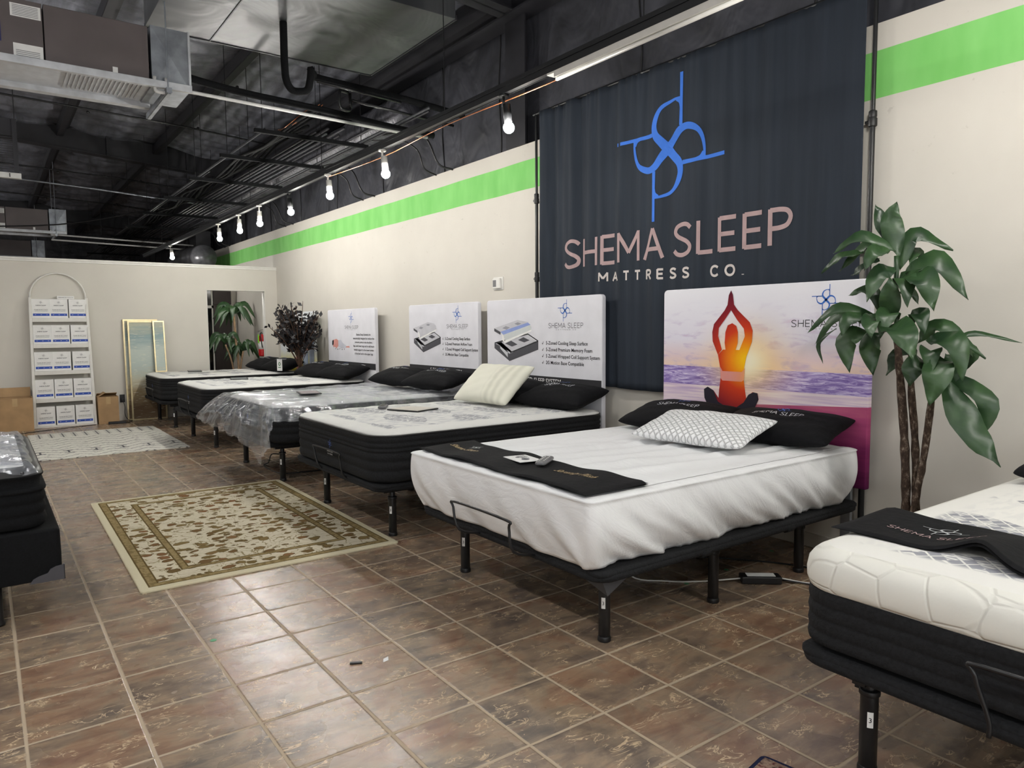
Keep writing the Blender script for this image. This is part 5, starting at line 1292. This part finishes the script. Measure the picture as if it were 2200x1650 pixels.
# dark leaved tree between the two farthest headboards
TX, TY = 3.68, 7.86
root = empty('potted_tree', (TX, TY, 0), 'round crowned artificial tree with almost black leaves between the two farthest beds', 'plant')
MB().lathe([(.09,.0),(.11,.02),(.13,.24),(.14,.26),(.12,.262)], (TX,TY,0), 20).build('pot', M['black_plastic'], root, smooth=True, autosm=True)
dk = simple('dark_leaf', (24,22,25), .55, 0, .3, 20); stem = simple('brown_stem', (84,62,48), .8, 0, .2, 40)
random.seed(5); mb = MB(); lf = MB(); cc = Vector((TX, TY, 1.40))
mb.tube(smoothpts([(TX,TY,.2),(TX-.01,TY+.01,.7),(TX,TY,1.1)], 4), .013, 8); mb.tube(smoothpts([(TX+.02,TY-.01,.2),(TX+.03,TY-.02,.6),(TX+.02,TY,1.15)], 4), .012, 8)
for k in range(74):
    q = random.uniform(0, 2*pi); e_ = random.uniform(-.75, 1.35); rr_ = random.uniform(.30, .50)
    d = Vector((cos(q)*cos(e_)*.9, sin(q)*cos(e_)*1.35, sin(e_)*.95)); tip = cc+d*rr_
    if tip.x > 3.87: tip.x = 3.87
    st_ = Vector((TX, TY, random.uniform(.80, 1.15))); mid = st_.lerp(tip, .5)+Vector((0,0,.06))
    P = smoothpts([st_, mid, tip], 6); mb.tube(P, [.005]*(len(P)-1)+[.002], 5)
    for j in range(16):
        t = .35+.65*j/15; p = P[min(len(P)-1, int(t*(len(P)-1)))]
        a = Vector((random.uniform(-.6,.6), random.uniform(-1,1), random.uniform(-.6,1))).normalized()
        l_ = random.uniform(.065, .10); sd = a.orthogonal().normalized()*l_*.27; sd.rotate(Matrix.Rotation(random.uniform(0, 6), 3, a))
        c0 = p+a*.006; lf.add([c0, c0+a*l_*.5+sd, c0+a*l_, c0+a*l_*.5-sd], [(0,1,2,3)])
mb.build('stems', stem, root, smooth=True); lf.build('foliage', dk, root)
tg = MB().obox((3.44, 8.02, .865), (.02,-.05,0), (.002,.001,0), (0,0,.085)).build('plant_tag', M['paper'], root)
e = MB(); fr = lambda a, b: (3.437+a*.37, 8.018-a*.92, .88+b)
e.add([fr(.026*cos(k*pi/8), .026*sin(k*pi/8)) for k in range(16)]+[fr(.015*cos(k*pi/8), .015*sin(k*pi/8)) for k in range(16)], [(k, (k+1) % 16, 16+(k+1) % 16, 16+k) for k in range(16)])
e.add([fr(-.03,-.055), fr(.03,-.055), fr(.03,-.045), fr(-.03,-.045)], [(0,1,2,3)])
e.build('tag_print', simple('tag_green', (48,110,60), .7), tg if False else root)

# ------------------------------------------------------------------ track lighting
TXX = 2.80; TZ_ = 2.915
track = empty('light_track', (TXX, 5.0, TZ_), 'long black lighting track running above the beds along the right wall', 'light track')
MB().box(TXX-.020, TXX+.020, -3.5, 14.5, TZ_, TZ_+.035).box(TXX-.024, TXX-.020, -3.5, 14.5, TZ_-.004, TZ_+.035).box(TXX+.020, TXX+.024, -3.5, 14.5, TZ_-.004, TZ_+.035).build('channel', M['black_metal'], track)
MB().box(TXX-.03, TXX+.03, -3.5, 14.5, TZ_+.036, TZ_+.062).build('strut', M['black_metal'], track)
for y in (-2, .2, 2.2, 4.6, 7.0, 9.4, 12.6): MB().tube([(TXX, y, TZ_+.06), (TXX, y, roof_z(TXX)-.1)], .004, 5).build('hanger_rod', M['black_metal'], track)
b = MB(); b.tube(smoothpts([(TXX+.055, -3.4, TZ_-.01)]+[(TXX+.055+.02*sin(k*1.3), -2.4+k*1.15, TZ_-.012-.02*(k % 2)) for k in range(6)]+[(TXX+.05, 4.6, TZ_+.0)], 5), .0045, 6)
tag(b.build('copper_pipe', M['copper'], None, smooth=True), 'thin copper pipe running beside the lighting track', 'pipe')
def emis(name, col, st):
    n = NB(name, .4, 0, .3, (240,240,235)); n.emit(col, st); return n.m
glow = emis('lit_bulb', (255,251,244), BULB)
def lamp(y, dark, tilt, aim, label, x=TXX, z=TZ_, group='bulb lamps on the lighting track'):
    """aim: sideways offset of the bulb from the arm"""
    m = M['black_metal'] if dark else M['white_paint']
    root = empty('track_lamp', (x, y, z-.02), label, 'lamp', group)
    MB().lathe([(.030,-.016),(.034,-.012),(.034,-.001),(.020,-.0)], (x, y, z), 18).build('canopy', m, root, smooth=True, autosm=True)
    MB().tube([(x, y, z-.01), (x, y, z-.085)], .009, 10).tube([(x, y, z-.085), (x+tilt[0]*.03, y+tilt[1]*.03, z-.105)], .008, 8).build('arm', m, root, smooth=True)
    ax = Vector((tilt[0]*.25, tilt[1]*.25, -1)).normalized(); c0 = Vector((x, y, z-.065))+Vector((tilt[0], tilt[1], 0))*.045
    MB().tube([c0, c0+ax*.115], .027, 16).build('lamp_holder', m, root, smooth=True, autosm=True)
    bc = c0+ax*.152
    if bc is not None:
        MB().tube([c0+ax*.113, c0+ax*.13], [.016, .024], 12).build('bulb_collar', M['white_plastic'], root, smooth=True)
        mb = MB(); mb.ball(tuple(bc), .037, 12, 8); mb.build('bulb', glow, root, smooth=True)
lamps = [(1.45, True, (.2,-.4), 'black bulb lamp nearest the dark banner, first on the track'),
         (3.24, False, (.0,-.7), 'white bulb lamp second from the banner along the track'),
         (4.45, False, (.0,-.5), 'white bulb lamp third from the banner along the track'),
         (5.62, True, (.3,-.2), 'black bulb lamp fourth from the banner along the track'),
         (6.66, False, (.2,.5), 'white bulb lamp fifth from the banner along the track'),
         (7.55, False, (.0,-.5), 'white bulb lamp sixth from the banner along the track'),
         (8.58, False, (.1,-.3), 'white bulb lamp seventh from the banner along the track'),
         (11.9, False, (.3,-.2), 'white bulb lamp beyond the partition, farthest on the track')]
for y, dk_, tl, lab in lamps: lamp(y, dk_, tl, None, lab)
for y, lab in ((-1.15, 'white bulb lamp on the track above the right foreground bed'), (-2.3, 'white bulb lamp on the track beside the camera'), (-3.4, 'white bulb lamp at the near end of the track')): lamp(y, False, (0, -.4), None, lab)
root = empty('tube_fixture', (TXX, 0.2, TZ_-.03), 'unlit white strip fixture under the track above the banner', 'light fixture')
MB().box(TXX-.028, TXX+.028, -.75, .90, TZ_-.045, TZ_-.006).box(TXX-.028, TXX+.028, .90, .965, TZ_-.02, TZ_-.006).build('housing', M['white_paint'], root, bevel=.003)
MB().tube([(TXX-.012, -.73, TZ_-.056), (TXX-.012, .89, TZ_-.056)], .011, 10).build('tube', M['white_plastic'], root, smooth=True)
# strip lamps over the aisle and the rest of the room, all out of view
def strip(x, y0, y1, z, label, st, mat=None, up=True):
    root = empty('strip_lamp', (x, (y0+y1)/2, z), label, 'lamp', 'strip lamps over the aisle')
    MB().box(x-.06, x+.06, y0, y1, z, z+.05).build('housing', M['white_paint'], root)
    MB().box(x-.05, x+.05, y0+.02, y1-.02, z-.012, z-.001).build('diffuser', mat, root)
    if up: MB().box(x-.05, x+.05, y0+.02, y1-.02, z+.051, z+.055).build('added_uplight', mat, root)  # glowing top panel added only to brighten the ceiling
fill = emis('lit_diffuser', (255,253,250), FILL)
k = 0
for y in (-4.2, -1.6, 1.0, 3.6, 6.2):
    strip(-.75, y, y+1.2, 3.55, 'white lit strip lamp over the aisle, number %d from the shop front' % (k+1), 0, fill); k += 1
for y in (-4.2, 0.0, 4.4, 8.6):
    strip(-4.2, y, y+1.2, 3.55, 'white lit strip lamp over the left half of the shop, number %d from the front' % (k-5), 0, fill); k += 1
root = empty('added_wall_lamp', (3.4, 10.2, 2.15), 'added unseen lamp on the back of the partition, brightening the room behind', 'lamp')  # no known fixture, added out of view to light the back room
MB().box(2.95, 3.85, PY+PT+.001, PY+PT+.05, 2.15, 2.25).build('housing', M['white_paint'], root)
MB().box(2.97, 3.83, PY+PT+.02, PY+PT+.08, 2.142, 2.149).build('diffuser', emis('dim_diffuser', (255,253,250), 12.0), root)
for y in (12.5, 16.5, 20.5): strip(-1.6, y, y+1.2, 3.55, 'added unseen strip lamp brightening beyond the partition, %.0f metres from the front' % y, 0, fill)  # added out of view to lift the dark zone past the partition
strip(2.4, -4.6, -3.4, 3.4, 'white lit strip lamp over the entrance', 0, fill)

# ------------------------------------------------------------------ air handlers, ducts, pipes, conduits
brownp = simple('brown_cabinet_paint', (96,88,88), .5, 0, .05, 4)
def air_handler(y0, lab, detail=True, x1=1.12, x0=-.9, zc=3.345, hh=.41):
    root = empty('air_handler', (.1, y0+.3, zc-.12), lab, 'air conditioner')
    y1 = y0+.56
    MB().box(x0, .425, y0, y1, zc, zc+hh).box(.432, x1, y0, y1, zc, zc+hh).build('cabinet', brownp, root, bevel=.006)
    b = MB()
    b.box(x0-.3, x1+.30, y0-.055, y0-.015, zc-.055, zc-.001); b.box(x0-.3, x1+.1, y1+.02, y1+.10, zc-.055, zc-.001)
    b.build('support_rail', M['galv_white'], root, bevel=.003)
    MB().box(x0, x1+.24, y0-.01, y1+.02, zc-.012, zc-.003).build('drain_pan', simple('pan_white', (206,212,220), .4, .1, .04), root)
    b = MB()
    for k in range(18): b.box(x1-.55+.03*k, x1-.54+.03*k, y0+.02, y1-.06, zc-.022, zc-.0125)
    b.build('pan_ribs', M['galv_white'], root)
    for xx in (x1+.12, x0+.2):
        b = MB(); b.box(xx-.02, xx+.02, y0-.10, y1+.22, zc-.098, zc-.057); b.box(xx-.012, xx+.012, y0-.09, y1+.21, zc-.105, zc-.098); b.build('strut', M['galv'], root)
        for yy in (y0-.06, y1+.16): MB().tube([(xx, yy, zc-.09), (xx, yy, roof_z(xx)-.08)], .005, 6).build('hanger_rod', M['galv'], root)
    # supply plenum with a cross broken end
    b = MB(); b.box(x1+.02, x1+.30, y0+.01, y1-.02, zc-.03, zc+hh+.02); b.build('plenum', M['galv'], root)
    b = MB(); px0, px1, pz0, pz1, py = x1+.03, x1+.295, zc-.02, zc+hh+.01, y0+.009
    cxx, czz = (px0+px1)/2, (pz0+pz1)/2
    b.add([(px0,py,pz0),(px1,py,pz0),(px1,py,pz1),(px0,py,pz1),(cxx,py-.012,czz)], [(0,1,4),(1,2,4),(2,3,4),(3,0,4)]); b.build('cross_broken_panel', M['galv'], root)
    MB().tube([(px1+.004, y0+.004, zc-.03), (px1+.004, y0+.004, zc+hh+.02)], .010, 6).build('corner_angle', M['galv_white'], root)
    if detail:
        for (a, b_, c, d) in ((.232, .416, zc+.285, zc+.375), (.240, .420, zc+.0, zc+.10), (.865, .90, zc+.002, zc+.055)):
            MB().box(a, b_, y0-.002, y0-.0005, c, d).build('rating_label', M['paper'], root)
        e = MB()
        for r_ in range(7): e.box(.245, .40, y0-.0035, y0-.0022, zc+.295+r_*.011, zc+.298+r_*.011)
        e.build('label_print', M['ink_grey'], root); e = MB()
        for r_ in range(4): e.box(.255, .40, y0-.0035, y0-.0022, zc+.015+r_*.012, zc+.018+r_*.012)
        e.build('label_print', M['ink_grey'], root)
        MB().box(.10, .172, y0-.003, y0-.0005, zc+.095, zc+.24).build('maker_plate', simple('plate_blue', (40,42,96), .4), root)
        e = MB(); text_mesh('YORK', lambda a, b: (.164-b, y0-.0045, zc+.135+a), .042, mb=e); e.build('maker_name', M['paper'], root)
    # condensate trap in white pipe
    b = MB(); b.tube(smoothpts([(x1+.03, y0-.03, zc+.03), (x1+.03, y0-.03, zc-.06), (x1+.04, y0-.03, zc-.082), (x1+.075, y0-.03, zc-.085), (x1+.105, y0-.03, zc-.08), (x1+.115, y0-.03, zc-.06), (x1+.115, y0-.03, zc+.03)], 4), .0135, 10)
    b.build('condensate_trap', M['white_pvc'], root, smooth=True)
    return root
air_handler(3.87, 'nearest brown air handler hung on galvanised rails at the upper left')
air_handler(14.5, 'second brown air handler hung over the space beyond the partition', True)
air_handler(20.6, 'farthest brown air handler, barely above the partition at the left', False)
def duct(x0, x1, y0, y1, z0, z1, lab):
    n = NB('painted_duct_'+str(int(y0)), .42, .15, .5); x, y, z = n.co()
    f = n.noise(n.vec(x*1.0, y*1.0, 0.0), 1.7, 3, .5, .9); n.color(n.ramp(f, [(.3,(60,62,66)),(.55,(74,76,78)),(.75,(88,90,92))])); n.bump(f, .6, .05)
    root = empty('air_duct', ((x0+x1)/2, (y0+y1)/2, z0), lab, 'duct')
    MB().box(x0, x1, y0, y1, z0, z1).build('duct_body', n.m, root, bevel=.004)
    b = MB(); b.box(x0+.52, x0+.53, y0, y1, z0-.006, z0-.0005); b.box(x0, x1, y1, y1+.012, z0-.008, z0+.03); b.box(x1, x1+.012, y0, y1, z0-.008, z0+.03); b.build('seam_flange', M['steel_black'], root)
    return root
duct(1.20, 3.27, 2.78, 4.42, 3.95, 4.35, 'wide dented grey sheet metal duct at the top of the picture')
# pipes from the air handler to the wall
b = MB(); b.tube([(1.16,3.84,3.30),(1.45,3.84,3.30),(3.62,3.90,3.27)], .014, 10)
tag(b.build('condensate_pipe', M['white_pvc'], None, smooth=True), 'long pale pipe running from the nearest air handler to the right wall', 'pipe')
b = MB(); b.tube(smoothpts([(.98,4.08,3.49),(1.06,3.99,3.49),(1.25,3.96,3.47),(1.8,3.99,3.42),(2.6,4.0,3.39),(3.3,4.02,3.35),(3.75,4.0,3.33)], 6), .030, 10)
tag(b.build('insulated_pipe', M['black_fabric'], None, smooth=True), 'thick black insulated pipe above the long pale pipe', 'pipe')
b = MB(); b.tube(smoothpts([(2.12,3.65,3.945),(2.12,3.65,3.80),(2.12,3.65,3.62),(2.13,3.65,3.48),(2.18,3.66,3.41),(2.24,3.64,3.40),(2.30,3.62,3.42),(2.32,3.60,3.50),(2.33,3.60,3.60)], 5), .031, 12)
tag(b.build('insulated_pipe', M['black_fabric'], None, smooth=True), 'thick black insulated pipe loop hanging below the wide duct', 'pipe')
b = MB(); b.tube(smoothpts([(2.32,3.60,3.60),(2.36,3.62,3.56),(2.45,3.66,3.55),(3.3,3.70,3.53),(3.95,3.75,3.50)], 5), .030, 12)
tag(b.build('insulated_pipe', M['black_fabric'], None, smooth=True), 'thick black insulated pipe running from the loop to the right wall', 'pipe')
b = MB(); b.tube([(2.38,3.60,3.50),(3.2,3.64,3.475)], .012, 8)
tag(b.build('black_pipe', M['black_metal'], None, smooth=True), 'thin dark pipe below the insulated pipe near the loop', 'pipe')
b = MB(); b.tube([(2.78,3.83,3.53),(2.78,3.83,3.44),(2.78,3.83,3.40)], .015, 8); b.tube(smoothpts([(2.78,3.83,3.40),(2.76,3.82,3.375),(2.69,3.80,3.37),(2.66,3.79,3.40),(2.66,3.79,3.50),(2.68,3.80,3.53),(2.76,3.82,3.53)], 4), .015, 8); b.tube([(2.80,3.83,3.47),(3.9,3.86,3.42)], .014, 8)
tag(b.build('condensate_pipe', M['black_metal'], None, smooth=True), 'black pipe trap with a thin black pipe running to the wall column', 'pipe')
for dz, lab in ((0, 'upper white pipe running to the wall beyond the partition'), (-.10, 'lower white pipe running to the wall beyond the partition')):
    b = MB(); b.tube([(1.15,14.42,3.27+dz),(3.95,14.5,3.21+dz)], .016, 8); tag(b.build('condensate_pipe', M['white_pvc'], None, smooth=True), lab, 'pipe')
b = MB(); b.tube([(-1.5, 11.4, 3.86),(1.6,11.5,3.74),(3.9,11.6,3.62)], .014, 8)
tag(b.build('sprinkler_pipe', M['galv'], None, smooth=True), 'thin grey pipe crossing above the second air handler', 'pipe')
# sprinkler lines along X under the roof
for y, z, lab in ((7.2, 4.55, 'nearest thin dark sprinkler line crossing the ceiling'), (9.3, 4.50, 'second thin dark sprinkler line crossing the ceiling'), (14.2, 4.52, 'third thin dark sprinkler line crossing the ceiling beyond the rafter'), (17.5, 4.5, 'farthest thin dark sprinkler line crossing the ceiling')):
    b = MB(); b.tube(smoothpts([(-3, y, z+.12),(0, y+.05, z+.02),(1.4, y+.05, z-.03),(2.6, y+.05, z-.08),(3.9, y+.1, z-.16)], 4), .014, 8)
    for xx in (1.25, 2.7): b.ball((xx+.06, y+.05, z-.07), .022, 8, 6)
    tag(b.build('sprinkler_line', M['black_metal'], None, smooth=True), lab, 'pipe')
# conduit rack along the wall
rack = empty('conduit_rack', (2.9, 10, 3.42), 'long hanging rack of dark conduits running along the ceiling beside the right wall', 'conduit rack')
for k, y in enumerate((5.05, 6.35, 7.9, 9.6, 11.4, 13.3, 15.2, 17.2, 19.4)):
    MB().box(2.28, 3.52, y-.02, y+.02, 3.375, 3.415).build('trapeze_bar', M['black_fabric'], rack)
    for xx in (2.36, 3.44): MB().tube([(xx, y, 3.38), (xx, y, roof_z(xx)-.1)], .004, 5).build('hanger_rod', M['black_metal'], rack)
for k, (xx, r_, y0, m_) in enumerate(((2.40,.013,5.1,'galv'),(2.44,.010,7.5,'black_metal'),(2.86,.012,4.9,'black_metal'),(2.92,.015,4.7,'black_metal'),(2.98,.012,4.9,'galv'),(3.05,.016,4.6,'black_metal'),(3.12,.012,4.9,'black_metal'),(3.20,.012,6.4,'galv'),(3.28,.014,4.4,'black_metal'),(3.42,.013,3.5,'galv'),(3.47,.011,3.6,'black_metal'))):
    MB().tube([(xx, y0, 3.43), (xx+.0, 21, 3.43)], r_, 8).build('conduit', M['steel_black'] if m_ == 'black_metal' else simple('dull_conduit_%d' % k, (58,60,64), .5, .2, .1), rack, smooth=True)
random.seed(3)
for k in range(6):
    P = [(2.60+.035*k+.03*sin(j*1.7+k), 4.1+j*.8+.2*k, 3.44+.03*sin(j*2.1+k*1.3)+.02*(j % 2)) for j in range(20)]
    MB().tube(smoothpts(P, 3), .012 if k % 3 else .018, 6).build('cable_bundle', M['black_fabric'], rack, smooth=True)
for k in range(3):
    P = [(2.62+.03*k+.03*sin(j*2+k), 4.3+j*.28, 3.50+.035*sin(j*1.9+k)) for j in range(5)]
    MB().tube(smoothpts(P, 4), .004, 6).build('copper_wire', M['copper'], rack, smooth=True)
# flexible duct hanging along the wall and thin cables
n = NB('wrapped_duct', .33, .15, .6); x, y, z = n.co(); f = n.noise(n.vec(x, y*3.0, z), 5, 4, .6, .8); n.color(n.ramp(f, [(.3,(54,54,60)),(.7,(104,104,112))])); n.bump(f, .8, .04)
b = MB(); P = smoothpts([(3.92, 4.9, 3.80), (3.90, 6.5, 3.79), (3.90, 8.5, 3.78), (3.90, 11, 3.77), (3.90, 14, 3.76), (3.90, 18, 3.75), (3.9, 21, 3.75)], 12)
b.tube(P, [.19+.014*sin(i*2.1) for i in range(len(P))], 16); tag(b.build('flexible_duct', n.m, None, smooth=True), 'fat black wrapped duct running high along the right wall', 'duct')
shiny = simple('bright_duct_wrap', (84,84,88), .3, .3, .15)
b = MB(); P = smoothpts([(3.55, 12.6, 2.80), (3.5, 13.4, 2.82), (3.5, 14.6, 2.84)], 8); b.tube(P, [.24+.01*sin(i*2.2) for i in range(len(P))], 18)
tag(b.build('round_duct', shiny, None, smooth=True), 'short shiny round duct lit by the farthest bulb', 'duct')
for k, (y, lab) in enumerate(((4.3, 'looped dark cable on the wall, nearest the column'), (6.2, 'looped dark cable on the wall behind the fourth lamp'), (9.2, 'looped dark cable on the wall behind the sixth lamp'), (12.9, 'looped dark cable on the wall beyond the partition'))):
    b = MB(); b.tube(smoothpts([(4.098,y-.1,3.07),(3.95,y-.05,3.12),(3.86,y,3.35),(3.80,y+.15,3.47),(3.72,y+.3,3.50),(3.5,y+.4,3.44)], 5), .010, 6); b.tube(smoothpts([(4.098,y+.25,3.07),(3.95,y+.26,3.13),(3.88,y+.28,3.32),(3.75,y+.45,3.44),(3.5,y+.6,3.43)], 5), .008, 6)
    tag(b.build('hanging_cable', M['black_plastic'], None, smooth=True), lab, 'cable')
b = MB(); b.tube(smoothpts([(-.5,14.0,3.25),(1.2,13.7,3.38),(2.4,13.2,3.62),(3.3,12.8,3.85),(4.0,12.5,4.24)], 5), .012, 6); tag(b.build('hanging_cable', M['black_plastic'], None, smooth=True), 'dark cable slanting up from the second air handler', 'cable')
# exhaust fan box on the wall beyond
root = empty('exhaust_fan', (3.9, 14.9, 2.95), 'square black fan box on the wall beyond the partition', 'fan')
MB().box(3.78, 4.09, 14.25, 15.9, 2.96, 3.52).build('housing', M['steel_black'], root, bevel=.01)
rgv = [[(3.775, 15.07+.24*cos(2*pi*k/24)*rr_/.24, 3.24+.24*sin(2*pi*k/24)*rr_/.24) for k in range(24)] for rr_ in (.24, .19)]
b = MB(); b.tube(rgv[0]+[rgv[0][0]], .012, 6, False); b.tube(rgv[1]+[rgv[1][0]], .008, 6, False); b.build('ring', M['black_metal'], root, smooth=True)
b = MB()
for k in range(5):
    q = 2*pi*k/5; b.add([(3.775,15.07,3.24),(3.772,15.07+.17*cos(q),3.24+.17*sin(q)),(3.778,15.07+.17*cos(q+.7),3.24+.17*sin(q+.7)),(3.782,15.07,3.25)], [(0,1,2,3)])
b.ball((3.77,15.07,3.24), .03, 10, 6); b.build('blades', M['black_plastic'], root)
# hanging grille and white slotted fixture at the left edge
root = empty('hanging_grille', (.3, 9.0, 3.35), 'dark wire grille hanging above a white slotted fixture at the left edge', 'grille')
b = MB()
for k in range(16): b.box(-.5, .40, 8.7+.045*k*0, 8.71, 3.42+.028*k, 3.428+.028*k)
b.box(.39, .44, 8.69, 8.72, 3.36, 4.05); b.box(-.5, .44, 8.715, 8.725, 3.85, 4.05); b.box(.10, .115, 8.69, 8.71, 3.4, 3.9); b.build('grille', M['steel_black'], root)
MB().box(-.6, .455, 8.55, 8.62, 3.29, 3.355).build('slotted_fixture', M['white_pvc'], root, bevel=.003)
b = MB()
for k in range(7): b.box(.33-.13*k, .34-.13*k, 8.545, 8.55, 3.30, 3.345)
b.build('slots', M['ink'], root)
for xx in (.42, -.3): MB().tube([(xx, 8.7, 3.9), (xx, 8.7, roof_z(xx)-.1)], .005, 6).build('hanger_rod', M['black_metal'], root)
